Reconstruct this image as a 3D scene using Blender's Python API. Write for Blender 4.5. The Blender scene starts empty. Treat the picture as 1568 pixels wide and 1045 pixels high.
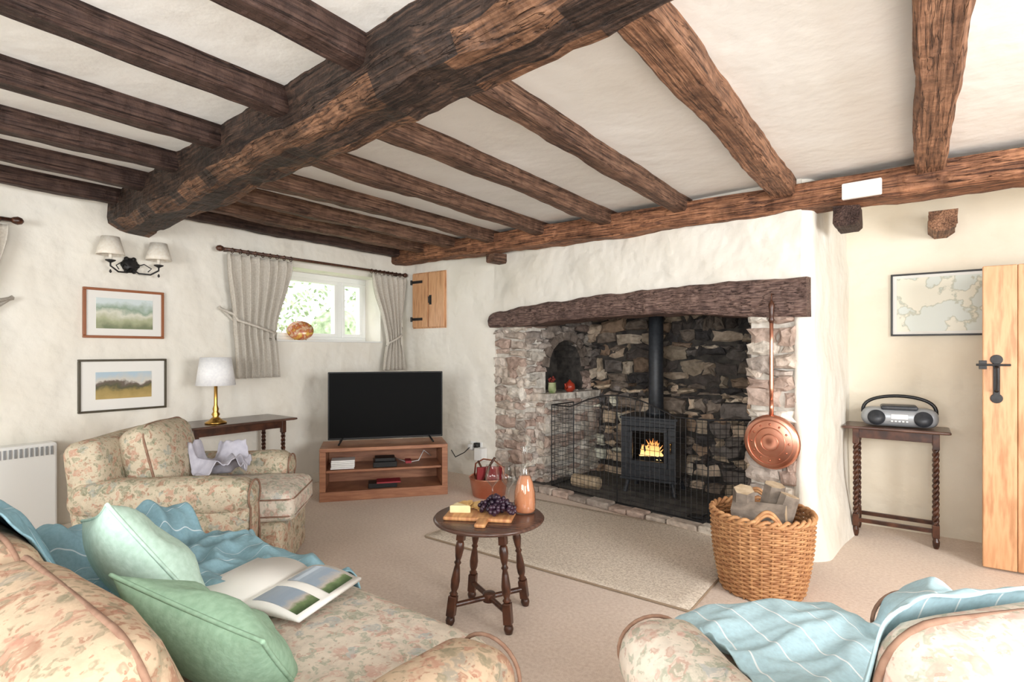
import bpy, bmesh, math, random
from mathutils import Vector, Matrix, noise
from mathutils.bvhtree import BVHTree
random.seed(7)
R = random.uniform
def srgb(r,g,b):
    f=lambda c:(c/255/12.92) if c/255<=0.04045 else ((c/255+0.055)/1.055)**2.4
    return (f(r),f(g),f(b),1)
# ---------------------------------------------------------------- materials
def nt(name):
    m=bpy.data.materials.new(name); m.use_nodes=True
    n=m.node_tree; b=n.nodes["Principled BSDF"]
    return m,n,b
def N(n,t,**k):
    x=n.nodes.new(t)
    for a,v in k.items():
        if a in x.inputs.keys(): x.inputs[a].default_value=v
        else: setattr(x,a,v)
    return x
def coords(n,scale=(1,1,1)):
    tc=N(n,"ShaderNodeTexCoord"); mp=N(n,"ShaderNodeMapping")
    mp.inputs["Scale"].default_value=scale
    n.links.new(tc.outputs["Object"],mp.inputs["Vector"]); return mp.outputs["Vector"]
def ramp(n,fac,stops,interp='LINEAR'):
    r=N(n,"ShaderNodeValToRGB"); cr=r.color_ramp; cr.interpolation=interp
    while len(cr.elements)<len(stops): cr.elements.new(0.5)
    for e,(p,c) in zip(cr.elements,stops): e.position=p; e.color=c
    n.links.new(fac,r.inputs["Fac"]); return r.outputs["Color"]
def bump(n,b,h,strength=.3,dist=.01):
    bp=N(n,"ShaderNodeBump"); bp.inputs["Strength"].default_value=strength; bp.inputs["Distance"].default_value=dist
    n.links.new(h,bp.inputs["Height"]); n.links.new(bp.outputs["Normal"],b.inputs["Normal"]); return bp
def mul(n,a,b_):
    mix=N(n,"ShaderNodeMix",data_type='RGBA',blend_type='MULTIPLY'); mix.inputs[0].default_value=1
    n.links.new(a,mix.inputs[6]); n.links.new(b_,mix.inputs[7]); return mix.outputs[2]
def M(name,c1,c2=None,scale=8,stretch=(1,1,1),rough=.6,metal=0,bs=.2,bd=.01,detail=6,pos=(.35,.65),spec=None,c3=None):
    m,n,b=nt(name); c2=c2 or c1
    v=coords(n,stretch); no=N(n,"ShaderNodeTexNoise"); no.inputs["Scale"].default_value=scale; no.inputs["Detail"].default_value=detail
    n.links.new(v,no.inputs["Vector"])
    st=[(pos[0],c1),(pos[1],c2)]
    if c3: st=[(pos[0],c1),((pos[0]+pos[1])/2,c2),(pos[1],c3)]
    n.links.new(ramp(n,no.outputs["Fac"],st),b.inputs["Base Color"])
    b.inputs["Roughness"].default_value=rough; b.inputs["Metallic"].default_value=metal
    if spec is not None: b.inputs["Specular IOR Level"].default_value=spec
    if bs>0: bump(n,b,no.outputs["Fac"],bs,bd)
    return m
def hewn(name,c1,c2,c3,rough=.65,patch=.5,crack=.5):
    m,n,b=nt(name)
    g=N(n,"ShaderNodeTexNoise",Scale=5.0,Detail=12.0); n.links.new(coords(n,(.7,22,22)),g.inputs["Vector"])
    p=N(n,"ShaderNodeTexNoise",Scale=3.2,Detail=6.0); n.links.new(coords(n,(1,2.2,2.2)),p.inputs["Vector"])
    k=N(n,"ShaderNodeTexNoise",Scale=3.0,Detail=3.0); n.links.new(coords(n,(.4,13,13)),k.inputs["Vector"])
    h=N(n,"ShaderNodeTexNoise",Scale=14.0,Detail=6.0); n.links.new(coords(n,(1.4,1,1)),h.inputs["Vector"])
    col=ramp(n,g.outputs["Fac"],[(.36,c1),(.5,c2),(.66,c3)])
    col=mul(n,col,ramp(n,p.outputs["Fac"],[(.36,(patch,patch*.98,patch*.97,1)),(.6,(1.06,1.04,1.0,1))]))
    cr=ramp(n,k.outputs["Fac"],[(.486,(1,1,1,1)),(.5,(crack,crack*.9,crack*.85,1)),(.514,(1,1,1,1))])
    col=mul(n,col,cr); col=mul(n,col,ramp(n,h.outputs["Fac"],[(.38,(.72,.71,.71,1)),(.55,(1,1,1,1))]))
    n.links.new(col,b.inputs["Base Color"]); b.inputs["Roughness"].default_value=rough; b.inputs["Specular IOR Level"].default_value=.25
    b1=N(n,"ShaderNodeBump"); b1.inputs["Strength"].default_value=.5; b1.inputs["Distance"].default_value=.008; n.links.new(g.outputs["Fac"],b1.inputs["Height"])
    b2=N(n,"ShaderNodeBump"); b2.inputs["Strength"].default_value=.7; b2.inputs["Distance"].default_value=.012; n.links.new(cr,b2.inputs["Height"]); n.links.new(b1.outputs["Normal"],b2.inputs["Normal"])
    b3=N(n,"ShaderNodeBump"); b3.inputs["Strength"].default_value=.6; b3.inputs["Distance"].default_value=.03; n.links.new(h.outputs["Fac"],b3.inputs["Height"]); n.links.new(b2.outputs["Normal"],b3.inputs["Normal"])
    n.links.new(b3.outputs["Normal"],b.inputs["Normal"]); return m
def thinglass(name,tint=(1,1,1,1),edge=False):
    m=bpy.data.materials.new(name); m.use_nodes=True; n=m.node_tree; n.nodes.clear()
    o=N(n,"ShaderNodeOutputMaterial"); mx=N(n,"ShaderNodeMixShader"); t=N(n,"ShaderNodeBsdfTransparent"); g=N(n,"ShaderNodeBsdfGlossy")
    t.inputs[0].default_value=tint
    g.inputs["Roughness"].default_value=.03; mx.inputs[0].default_value=.06
    if edge:
        lw=N(n,"ShaderNodeLayerWeight"); lw.inputs[0].default_value=.35
        mt=N(n,"ShaderNodeMath",operation='MULTIPLY_ADD'); n.links.new(lw.outputs["Facing"],mt.inputs[0]); mt.inputs[1].default_value=.55; mt.inputs[2].default_value=.05
        n.links.new(mt.outputs[0],mx.inputs[0])
    n.links.new(t.outputs[0],mx.inputs[1]); n.links.new(g.outputs[0],mx.inputs[2]); n.links.new(mx.outputs[0],o.inputs[0]); return m
def plaster(name,c1,c2,s=.8):
    m,n,b=nt(name); v=coords(n)
    a=N(n,"ShaderNodeTexNoise",Scale=2.4,Detail=3.0); q=N(n,"ShaderNodeTexNoise",Scale=7.0,Detail=4.0); f=N(n,"ShaderNodeTexNoise",Scale=30.0,Detail=5.0)
    for x in (a,q,f): n.links.new(v,x.inputs["Vector"])
    n.links.new(ramp(n,a.outputs["Fac"],[(.3,c1),(.7,c2)]),b.inputs["Base Color"])
    b.inputs["Roughness"].default_value=.85; b.inputs["Specular IOR Level"].default_value=.2
    prev=None
    for x,st,ds in ((a,s,.09),(q,s*.5,.026),(f,.25,.007)):
        b1=N(n,"ShaderNodeBump"); b1.inputs["Strength"].default_value=st; b1.inputs["Distance"].default_value=ds
        n.links.new(x.outputs["Fac"],b1.inputs["Height"])
        if prev: n.links.new(prev.outputs["Normal"],b1.inputs["Normal"])
        prev=b1
    n.links.new(prev.outputs["Normal"],b.inputs["Normal"]); return m
def floral(name,base,pink,green,blue,rust,scale=11):
    m,n,b=nt(name); v=coords(n)
    no=N(n,"ShaderNodeTexNoise",Scale=22.0,Detail=4.0); n.links.new(v,no.inputs["Vector"])
    mx=N(n,"ShaderNodeVectorMath",operation='MULTIPLY_ADD'); n.links.new(no.outputs["Color"],mx.inputs[0]); mx.inputs[1].default_value=(.085,.085,.085)
    n.links.new(v,mx.inputs[2])
    cur=ramp(n,no.outputs["Fac"],[(.35,base),(.7,tuple(x*.8 for x in base[:3])+(1,))])
    for k,(sc,th,cols) in enumerate([(scale,.52,[(0,base),(.15,pink),(.40,green),(.6,base),(.66,blue),(.84,rust)]),(scale*2.2,.5,[(0,base),(.18,green),(.44,base),(.54,pink),(.75,green),(.92,rust)]),(scale*4.5,.4,[(0,base),(.45,green),(.6,base),(.82,rust)])]):
        vo=N(n,"ShaderNodeTexVoronoi",Scale=float(sc)); n.links.new(mx.outputs[0],vo.inputs["Vector"])
        sep=N(n,"ShaderNodeSeparateColor"); n.links.new(vo.outputs["Color"],sep.inputs[0])
        col=ramp(n,sep.outputs[0],cols,'CONSTANT')
        mask=ramp(n,vo.outputs["Distance"],[(.12,(.35,.35,.35,1)),(th-.16,(.68,.68,.68,1)),(th,(0,0,0,1))])
        mix=N(n,"ShaderNodeMix",data_type='RGBA'); n.links.new(mask,mix.inputs[0]); n.links.new(cur,mix.inputs[6]); n.links.new(col,mix.inputs[7])
        cur=mix.outputs[2]
    n.links.new(cur,b.inputs["Base Color"]); b.inputs["Roughness"].default_value=.9; b.inputs["Specular IOR Level"].default_value=.15
    w=N(n,"ShaderNodeTexNoise",Scale=160.0,Detail=2.0); n.links.new(v,w.inputs["Vector"]); bump(n,b,w.outputs["Fac"],.2,.002)
    return m
def striped(name,c,line,per=.09,frac=.05):
    m,n,b=nt(name); uv=N(n,"ShaderNodeUVMap"); sp=N(n,"ShaderNodeSeparateXYZ"); n.links.new(uv.outputs[0],sp.inputs[0])
    d=N(n,"ShaderNodeMath",operation='DIVIDE'); n.links.new(sp.outputs[0],d.inputs[0]); d.inputs[1].default_value=per
    fr=N(n,"ShaderNodeMath",operation='FRACT'); n.links.new(d.outputs[0],fr.inputs[0])
    lt=N(n,"ShaderNodeMath",operation='LESS_THAN'); n.links.new(fr.outputs[0],lt.inputs[0]); lt.inputs[1].default_value=frac
    v=coords(n); no=N(n,"ShaderNodeTexNoise",Scale=90.0,Detail=3.0); n.links.new(v,no.inputs["Vector"])
    cc=ramp(n,no.outputs["Fac"],[(.3,tuple(x*.85 for x in c[:3])+(1,)),(.7,c)])
    mix=N(n,"ShaderNodeMix",data_type='RGBA'); n.links.new(lt.outputs[0],mix.inputs[0]); n.links.new(cc,mix.inputs[6]); mix.inputs[7].default_value=line
    n.links.new(mix.outputs[2],b.inputs["Base Color"]); b.inputs["Roughness"].default_value=.9; b.inputs["Specular IOR Level"].default_value=.1
    bump(n,b,no.outputs["Fac"],.3,.003); return m
def stonemat(name):
    m,n,b=nt(name); at=N(n,"ShaderNodeAttribute",attribute_name="Col"); v=coords(n)
    no=N(n,"ShaderNodeTexNoise",Scale=20.0,Detail=8.0); n.links.new(v,no.inputs["Vector"])
    lo=N(n,"ShaderNodeTexNoise",Scale=5.0,Detail=5.0); n.links.new(v,lo.inputs["Vector"])
    g=ramp(n,no.outputs["Fac"],[(.3,(.64,.62,.6,1)),(.66,(1.12,1.1,1.08,1))])
    col=mul(n,at.outputs["Color"],g); col=mul(n,col,ramp(n,lo.outputs["Fac"],[(.35,(.8,.77,.74,1)),(.6,(1.05,1.05,1.05,1))]))
    n.links.new(col,b.inputs["Base Color"])
    b.inputs["Roughness"].default_value=.9; bump(n,b,no.outputs["Fac"],.9,.02); return m

WALL=plaster("plaster_cream",srgb(243,239,229),srgb(237,231,218))
WALL2=plaster("plaster_alcove",srgb(238,229,211),srgb(231,219,198))
CEIL=plaster("plaster_ceiling",srgb(246,246,243),srgb(240,239,234),.3)
WHITE=M("white_paint",srgb(245,245,242),rough=.4,bs=0)
def carpetmat(name,c1,c2,s=260):
    m,n,b=nt(name); v=coords(n)
    f=N(n,"ShaderNodeTexNoise",Scale=float(s),Detail=3.0); g=N(n,"ShaderNodeTexNoise",Scale=3.0,Detail=4.0); h=N(n,"ShaderNodeTexNoise",Scale=60.0,Detail=3.0)
    for q in (f,g,h): n.links.new(v,q.inputs["Vector"])
    ad=N(n,"ShaderNodeMath",operation='ADD'); n.links.new(f.outputs["Fac"],ad.inputs[0]); n.links.new(h.outputs["Fac"],ad.inputs[1])
    hf=N(n,"ShaderNodeMath",operation='MULTIPLY'); n.links.new(ad.outputs[0],hf.inputs[0]); hf.inputs[1].default_value=.5
    a=ramp(n,hf.outputs[0],[(.35,c2),(.6,c1)])
    n.links.new(mul(n,a,ramp(n,g.outputs["Fac"],[(.3,(.94,.94,.94,1)),(.7,(1,1,1,1))])),b.inputs["Base Color"])
    b.inputs["Roughness"].default_value=1; b.inputs["Specular IOR Level"].default_value=.05
    bump(n,b,hf.outputs[0],.3,.003); return m
CARPET=carpetmat("carpet_beige",srgb(242,226,212),srgb(220,200,184))
RUG=carpetmat("rug_oatmeal",srgb(240,228,212),srgb(200,184,166),120)
def woodm(name,a,b_,c=None,rough=.55,sc=5,st=(1.5,14,14),bs=.5,bd=.012,pos=(.35,.68)): return M(name,a,b_,sc,st,rough,0,bs,bd,8,pos,c3=c)
W_MAIN=hewn("oak_main_dark",srgb(42,34,31),srgb(64,51,45),srgb(96,74,62),.6,.62,.3)
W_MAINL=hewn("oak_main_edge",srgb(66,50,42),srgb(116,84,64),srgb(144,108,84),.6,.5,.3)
W_DARK=hewn("oak_joist_dark",srgb(52,39,36),srgb(74,56,50),srgb(90,70,62),.65,.75,.4)
W_MID=hewn("oak_joist_brown",srgb(82,62,53),srgb(116,88,73),srgb(140,110,92),.65,.68,.35)
W_LIT=hewn("oak_joist_lit",srgb(104,76,61),srgb(144,106,83),srgb(168,128,102),.65,.7,.35)  # lit look of the right-hand joists, put into the oak colour
W_PLATE=hewn("oak_plate",srgb(92,64,52),srgb(152,106,80),srgb(182,132,100),.65,.55,.28)
W_LINT=hewn("oak_lintel",srgb(84,67,63),srgb(116,94,87),srgb(142,119,110),.65,.75,.35)
W_TAB=woodm("dark_turned_oak",srgb(52,30,22),srgb(96,58,40),None,.3,5,(3,12,3),.1,.003)
W_TABT=woodm("dark_table_top",srgb(72,50,42),srgb(102,74,62),None,.25,4,(2,16,2),.1,.002)
W_STAND=woodm("reddish_oak",srgb(148,98,72),srgb(176,124,92),None,.4,4,(2,2,16),.1,.003)
W_PINE=woodm("pine",srgb(190,136,94),srgb(222,172,128),srgb(208,154,110),.45,3,(10,10,1.2),.15,.003)
W_BOARD=woodm("board_wood",srgb(176,116,74),srgb(212,160,108),None,.5,5,(12,2,2),.1,.003)
BLACK=M("black_iron",srgb(26,25,26),srgb(40,38,38),30,rough=.5,bs=.1,bd=.002)
STOVE=M("cast_iron",srgb(40,43,48),srgb(54,57,62),40,rough=.45,bs=.1,bd=.002)
SCREEN=M("tv_screen",(.002,.002,.002,1),rough=.5,bs=0,spec=.08)
PLAST=M("black_plastic",srgb(18,18,19),rough=.35,bs=0)
SILVER=M("silver_plastic",srgb(160,164,168),rough=.35,metal=.3,bs=0)
BRASS=M("brass",srgb(190,150,80),rough=.25,metal=1,bs=0)
COPPER=M("copper",srgb(232,172,148),srgb(214,144,118),5,rough=.32,metal=1,bs=.05)
SHADE=M("shade_fabric",srgb(250,250,250),srgb(240,240,242),60,rough=.9,bs=.1)
SHADEC=M("shade_cream",srgb(246,240,228),srgb(236,226,210),60,rough=.9,bs=.1)
FLOR=floral("floral_armchair",srgb(204,190,166),srgb(186,134,114),srgb(122,128,104),srgb(140,150,146),srgb(154,100,78),19)
FLOR2=floral("floral_sofa_seat",srgb(222,210,194),srgb(202,160,146),srgb(152,160,140),srgb(156,168,170),srgb(180,140,124),17)
FLOR3=floral("floral_sofa_back",srgb(198,174,148),srgb(172,122,104),srgb(128,124,102),srgb(138,138,128),srgb(148,98,78),16)
PIPE=M("piping",srgb(150,118,98),srgb(130,98,80),40,rough=.9)
THROW=striped("throw_blue",srgb(142,178,190),srgb(208,222,226),.08,.028)
THROW2=striped("throw_pale_blue",srgb(190,220,229),srgb(240,246,248),.085,.045)
CLOTHG=M("grey_cloth",srgb(200,197,206),srgb(176,173,184),20,rough=.95,bs=.2)
GRN1=M("pillow_mint",srgb(192,218,204),srgb(176,204,188),60,rough=.95,bs=.15)
GRN2=M("pillow_sage",srgb(152,184,158),srgb(136,168,142),60,rough=.95,bs=.15)
CURT=M("curtain_linen",srgb(212,205,193),srgb(196,188,176),80,rough=.95,bs=.2)
MORT=M("mortar_pale",srgb(220,214,204),srgb(190,182,170),20,rough=.95,bs=.6,bd=.02)
MORTD=M("mortar_sooty",srgb(82,76,70),srgb(42,39,37),12,rough=.95,bs=.6,bd=.02)
SOOT=M("soot",srgb(26,24,24),srgb(14,13,13),12,rough=.95)
STONE=stonemat("rubble_stone")
SLATE=M("slate_hearth",srgb(110,105,100),srgb(78,75,72),10,rough=.8,bs=.4)
WICK=M("wicker",srgb(206,156,108),srgb(168,116,76),30,rough=.6,bs=.2,bd=.003)
BARK=M("log_bark",srgb(156,142,128),srgb(114,102,92),14,rough=.95,bs=.8,bd=.01)
LOGEND=M("log_cut",srgb(206,186,158),srgb(176,152,122),20,rough=.9)
PAPER=M("paper",srgb(238,236,230),rough=.6,bs=0)
TG=thinglass("window_glass"); CG=thinglass("table_glass",(.96,.98,.98,1),True)

# ---------------------------------------------------------------- mesh helpers
def group(name,loc=(0,0,0),rot=0):
    e=bpy.data.objects.new(name,None); e.location=loc; e.rotation_euler=(0,0,rot); e.empty_display_size=.1
    bpy.context.collection.objects.link(e); return e
def obj(name,bm,mat,parent=None,smooth=False,bevel=0,loc=None,rot=None,sub=0,solid=0,seg=2):
    bmesh.ops.recalc_face_normals(bm,faces=bm.faces)
    me=bpy.data.meshes.new(name); bm.to_mesh(me); bm.free()
    for m in (mat if isinstance(mat,(list,tuple)) else [mat]): me.materials.append(m)
    if smooth:
        for p in me.polygons: p.use_smooth=True
    o=bpy.data.objects.new(name,me); bpy.context.collection.objects.link(o)
    if parent: o.parent=parent
    if loc: o.location=loc
    if rot: o.rotation_euler=rot
    if bevel:
        md=o.modifiers.new("b",'BEVEL'); md.width=bevel; md.segments=seg; md.limit_method='ANGLE'; md.angle_limit=math.radians(40)
    if solid:
        md=o.modifiers.new("s",'SOLIDIFY'); md.thickness=solid; md.offset=0
    if sub:
        md=o.modifiers.new("ss",'SUBSURF'); md.levels=sub; md.render_levels=sub
    return o
def BM(): return bmesh.new()
def xf(vs,m):
    for v in vs: v.co=m@v.co
    return vs
def box(bm,x0,x1,y0,y1,z0,z1,m=None):
    vs=[bm.verts.new(p) for p in [(x0,y0,z0),(x1,y0,z0),(x1,y1,z0),(x0,y1,z0),(x0,y0,z1),(x1,y0,z1),(x1,y1,z1),(x0,y1,z1)]]
    for f in [(0,3,2,1),(4,5,6,7),(0,1,5,4),(1,2,6,5),(2,3,7,6),(3,0,4,7)]: bm.faces.new([vs[i] for i in f])
    if m: xf(vs,m)
    return vs
def cbox(bm,c,s,m=None):
    return box(bm,c[0]-s[0]/2,c[0]+s[0]/2,c[1]-s[1]/2,c[1]+s[1]/2,c[2]-s[2]/2,c[2]+s[2]/2,m)
def tube(bm,pts,r,segs=8,closed=False,caps=True):
    pts=[Vector(p) for p in pts]; n=len(pts); rings=[]; up=None
    rr=r if isinstance(r,(list,tuple)) else [r]*n
    for i,p in enumerate(pts):
        if closed: t=(pts[(i+1)%n]-pts[i-1])
        else: t=pts[min(i+1,n-1)]-pts[max(i-1,0)]
        if t.length<1e-9: t=Vector((0,0,1))
        t.normalize()
        if up is None:
            up=Vector((0,0,1)) if abs(t.z)<.9 else Vector((1,0,0))
        a=up-t*up.dot(t)
        if a.length<1e-6: a=t.orthogonal()
        a.normalize(); up=a; b=t.cross(a)
        rings.append([bm.verts.new(p+(a*math.cos(2*math.pi*k/segs)+b*math.sin(2*math.pi*k/segs))*rr[i]) for k in range(segs)])
    m=n if closed else n-1
    for i in range(m):
        A=rings[i];B=rings[(i+1)%n]
        for k in range(segs): bm.faces.new([A[k],A[(k+1)%segs],B[(k+1)%segs],B[k]])
    if not closed and caps:
        bm.faces.new(rings[0][::-1]); bm.faces.new(rings[-1])
    return [v for q in rings for v in q]
def lathe(bm,prof,segs=24,m=None,cap=True):
    rings=[]
    for r,z in prof:
        rings.append([bm.verts.new((r*math.cos(2*math.pi*k/segs),r*math.sin(2*math.pi*k/segs),z)) for k in range(segs)])
    for i in range(len(rings)-1):
        for k in range(segs): bm.faces.new([rings[i][k],rings[i][(k+1)%segs],rings[i+1][(k+1)%segs],rings[i+1][k]])
    if cap:
        bm.faces.new(rings[0][::-1]); bm.faces.new(rings[-1])
    vs=[v for q in rings for v in q]
    if m: xf(vs,m)
    return vs
def T(x,y,z): return Matrix.Translation((x,y,z))
def RZ(a): return Matrix.Rotation(a,4,'Z')
def RX(a): return Matrix.Rotation(a,4,'X')
def RY(a): return Matrix.Rotation(a,4,'Y')
def softbox(bm,w,d,h,r,puff=0,m=None,cuts=11,wr=0,seed=0):
    n=cuts+1; H=(w/2,d/2,h/2); cache={}; r=min(r,h/2-.0005,w/2-.0005,d/2-.0005)
    def V(i,j,k):
        if (i,j,k) in cache: return cache[i,j,k]
        q=Vector([H[a]*math.sin((2*t/n-1)*math.pi/2) for a,t in enumerate((i,j,k))])
        inn=Vector([max(-(H[a]-r),min(H[a]-r,q[a])) for a in range(3)]); dl=q-inn
        p=inn+(dl.normalized()*r if dl.length>1e-7 else dl)
        if puff:
            kk=max(0,(1-(p.x/H[0])**2))*max(0,(1-(p.y/H[1])**2)); p.z+=puff*kk*(1 if p.z>0 else -.3)
        if wr: p+=noise.noise_vector(p*5+Vector((seed*7.1,seed*3.3,seed)))*wr
        if m: p=m@p
        cache[i,j,k]=bm.verts.new(p); return cache[i,j,k]
    for a in range(n):
        for b in range(n):
            for s in (0,n):
                bm.faces.new([V(a,b,s),V(a+1,b,s),V(a+1,b+1,s),V(a,b+1,s)])
                bm.faces.new([V(a,s,b),V(a+1,s,b),V(a+1,s,b+1),V(a,s,b+1)])
                bm.faces.new([V(s,a,b),V(s,a+1,b),V(s,a+1,b+1),V(s,a,b+1)])
    return list(cache.values())
def rrect(w,d,r,z,n=6):
    pts=[]
    for cx,cy,a0 in [(w/2-r,d/2-r,0),(-w/2+r,d/2-r,90),(-w/2+r,-d/2+r,180),(w/2-r,-d/2+r,270)]:
        for k in range(n+1):
            a=math.radians(a0+90*k/n); pts.append((cx+r*math.cos(a),cy+r*math.sin(a),z))
    out=[]
    for i in range(len(pts)):
        a=Vector(pts[i]); b=Vector(pts[(i+1)%len(pts)]); out.append(a)
        L=(b-a).length
        if L>.1:
            k=int(L/.05)
            for j in range(1,k): out.append(a.lerp(b,j/k))
    return out
def pillow(bm,w,h,t,m=None,n=20,seed=0):
    top={};bot={}
    for i in range(n+1):
        for j in range(n+1):
            a=-1+2*i/n; b=-1+2*j/n
            a2=math.sin(a*math.pi/2); b2=math.sin(b*math.pi/2)
            x=a2*w/2*(1-.07*(1-b2*b2)) ; y=b2*h/2*(1-.07*(1-a2*a2))
            k=(max(0,1-abs(a2)**2.4)*max(0,1-abs(b2)**2.4))**.55
            wv=.02*noise.noise(Vector((x*9,y*9,seed)))
            top[i,j]=bm.verts.new((x,y,t/2*k+wv*k*2))
            bot[i,j]=top[i,j] if i in(0,n) or j in(0,n) else bm.verts.new((x,y,-t/2*k))
    for i in range(n):
        for j in range(n):
            bm.faces.new([top[i,j],top[i+1,j],top[i+1,j+1],top[i,j+1]])
            q=[bot[i,j],bot[i,j+1],bot[i+1,j+1],bot[i+1,j]]
            try: bm.faces.new(q)
            except ValueError: pass
    vs=list(set(top.values())|set(bot.values()))
    border=[top[i,0].co.copy() for i in range(n)]+[top[n,j].co.copy() for j in range(n)]+[top[i,n].co.copy() for i in range(n,0,-1)]+[top[0,j].co.copy() for j in range(n,0,-1)]
    if m: xf(vs,m); border=[m@p for p in border]
    return border
def beam(name,p0,p1,w,h,mat,cham=.02,rough=.01,parent=None,segs=36,edgemat=None):
    p0=Vector(p0);p1=Vector(p1); L=(p1-p0).length
    bm=BM(); prof=[(-w/2,0),(-w/2,-h*.33),(-w/2,-h*.66),(-w/2,-h+cham),(-w/2+cham,-h),(-w/6,-h),(w/6,-h),(w/2-cham,-h),(w/2,-h+cham),(w/2,-h*.66),(w/2,-h*.33),(w/2,0)]
    rings=[];sd=R(0,100)
    for i in range(segs+1):
        x=L*i/segs; ring=[]
        for k,(y,z) in enumerate(prof):
            nv=noise.noise_vector(Vector((x*2.2+sd,y*5,z*5)))*rough+noise.noise_vector(Vector((x*9+sd,y*12,z*12)))*rough*.5
            zz=z+nv.z if z<0 else z
            ring.append(bm.verts.new((x,y+nv.y,zz)))
        rings.append(ring)
    n=len(prof)
    for i in range(segs):
        for k in range(n):
            f=bm.faces.new([rings[i][k],rings[i][(k+1)%n],rings[i+1][(k+1)%n],rings[i+1][k]])
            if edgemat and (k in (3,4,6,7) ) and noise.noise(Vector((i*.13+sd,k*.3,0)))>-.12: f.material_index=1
    bm.faces.new(rings[0]); bm.faces.new(rings[-1][::-1])
    d=p1-p0; yaw=math.atan2(d.y,d.x); pitch=-math.asin(d.z/L)
    return obj(name,bm,[mat,edgemat] if edgemat else mat,parent,False,0,p0,(0,pitch,yaw))

# ---------------------------------------------------------------- room shell
XW=-4.6; YL=4.17; YA=4.68; XR=2.7; YB=-2.4
def cz(x): return 2.36-.016*(x+4.6)
bm=BM(); box(bm,-5.05,XR+.2,YB-.2,5.5,-.12,0); obj("floor",bm,CARPET)
bm=BM(); v=box(bm,-5.05,XR+.2,YB-.2,5.5,2.3,2.45)
for p in v:
    p.co.z=cz(p.co.x)+(0 if p.co.z<2.4 else .12)
obj("ceiling",bm,CEIL)
wy0,wy1,wz0,wz1=2.62,3.86,1.335,2.02
vy0,vy1=-.75,.62
bm=BM()
def wl(y0,y1,z0,z1): box(bm,-5.0,XW,y0,y1,z0,z1)
wl(YB-.2,vy0,0,2.5); wl(vy0,vy1,0,wz0); wl(vy0,vy1,wz1,2.5); wl(vy1,wy0,0,2.5); wl(wy0,wy1,0,wz0); wl(wy0,wy1,wz1,2.5); wl(wy1,5.5,0,2.5)
obj("wall_left",bm,WALL)
def window(name,xg,y0,y1,z0,z1,mull):
    g=group(name,(xg,0,0)); bm=BM()
    f=.055
    box(bm,-.035,.035,y0,y1,z0,z0+f); box(bm,-.035,.035,y0,y1,z1-f,z1)
    box(bm,-.035,.035,y0,y0+f,z0+f,z1-f); box(bm,-.035,.035,y1-f,y1,z0+f,z1-f)
    for m_ in mull:
        box(bm,-.035,.035,m_-.03,m_+.03,z0+f,z1-f)
    obj("frame",bm,WHITE,g,bevel=.006)
    bm=BM(); es=[y0+f]+[q for m_ in mull for q in (m_-.03,m_+.03)]+[y1-f]
    for a,b in zip(es[::2],es[1::2]):
        s=.035
        box(bm,-.02,.045,a,b,z0+f,z0+f+s); box(bm,-.02,.045,a,b,z1-f-s,z1-f); box(bm,-.02,.045,a,a+s,z0+f+s,z1-f-s); box(bm,-.02,.045,b-s,b,z0+f+s,z1-f-s)
    obj("sash",bm,WHITE,g,bevel=.004)
    bm=BM(); box(bm,-.003,.003,y0+f,y1-f,z0+f,z1-f); obj("glass",bm,TG,g)
    bm=BM(); tube(bm,[(.05,(es[0]+es[1])/2-.05,z0+.13),(.075,(es[0]+es[1])/2,z0+.135),(.05,(es[0]+es[1])/2+.09,z0+.13)],.006); obj("stay_handle",bm,WHITE,g,True)
    return g
window("window_1",-4.88,wy0,wy1,wz0,wz1,[3.52])
window("window_2",-4.88,vy0,vy1,wz0,wz1,[-.06])
bm=BM(); box(bm,-4.84,-4.575,wy0-.0,wy1+.0,wz0-.0,wz0+.014); obj("trim_1",bm,WHITE,bevel=.004)
bm=BM(); box(bm,XW,-3.29,YL,YL+.45,0,2.5); obj("wall_back",bm,WALL)
bm=BM(); box(bm,-.62,XR+.1,YA,YA+.2,0,2.5); obj("wall_alcove",bm,WALL2)
bm=BM(); box(bm,1.12,1.24,4.14,YA,0,2.5); obj("wall_partition",bm,WALL)
bm=BM(); 
def wr_(y0,y1,z0,z1): box(bm,XR,XR+.3,y0,y1,z0,z1)
wr_(YB-.2,.5,0,2.5); wr_(.5,2.1,0,.9); wr_(.5,2.1,2.05,2.5); wr_(2.1,5.0,0,2.5)
obj("wall_right",bm,WALL)
g=window("added_window_3",XR+.2,.5,2.1,.9,2.05,[1.3])  # unseen window, added to hold the key area lamp
bm=BM(); 
box(bm,-5.05,-2.4,YB-.3,YB,0,2.5); box(bm,-2.4,.6,YB-.3,YB,0,.85); box(bm,-2.4,.6,YB-.3,YB,2.1,2.5); box(bm,.6,XR+.3,YB-.3,YB,0,2.5)
obj("wall_front",bm,WALL)
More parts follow.
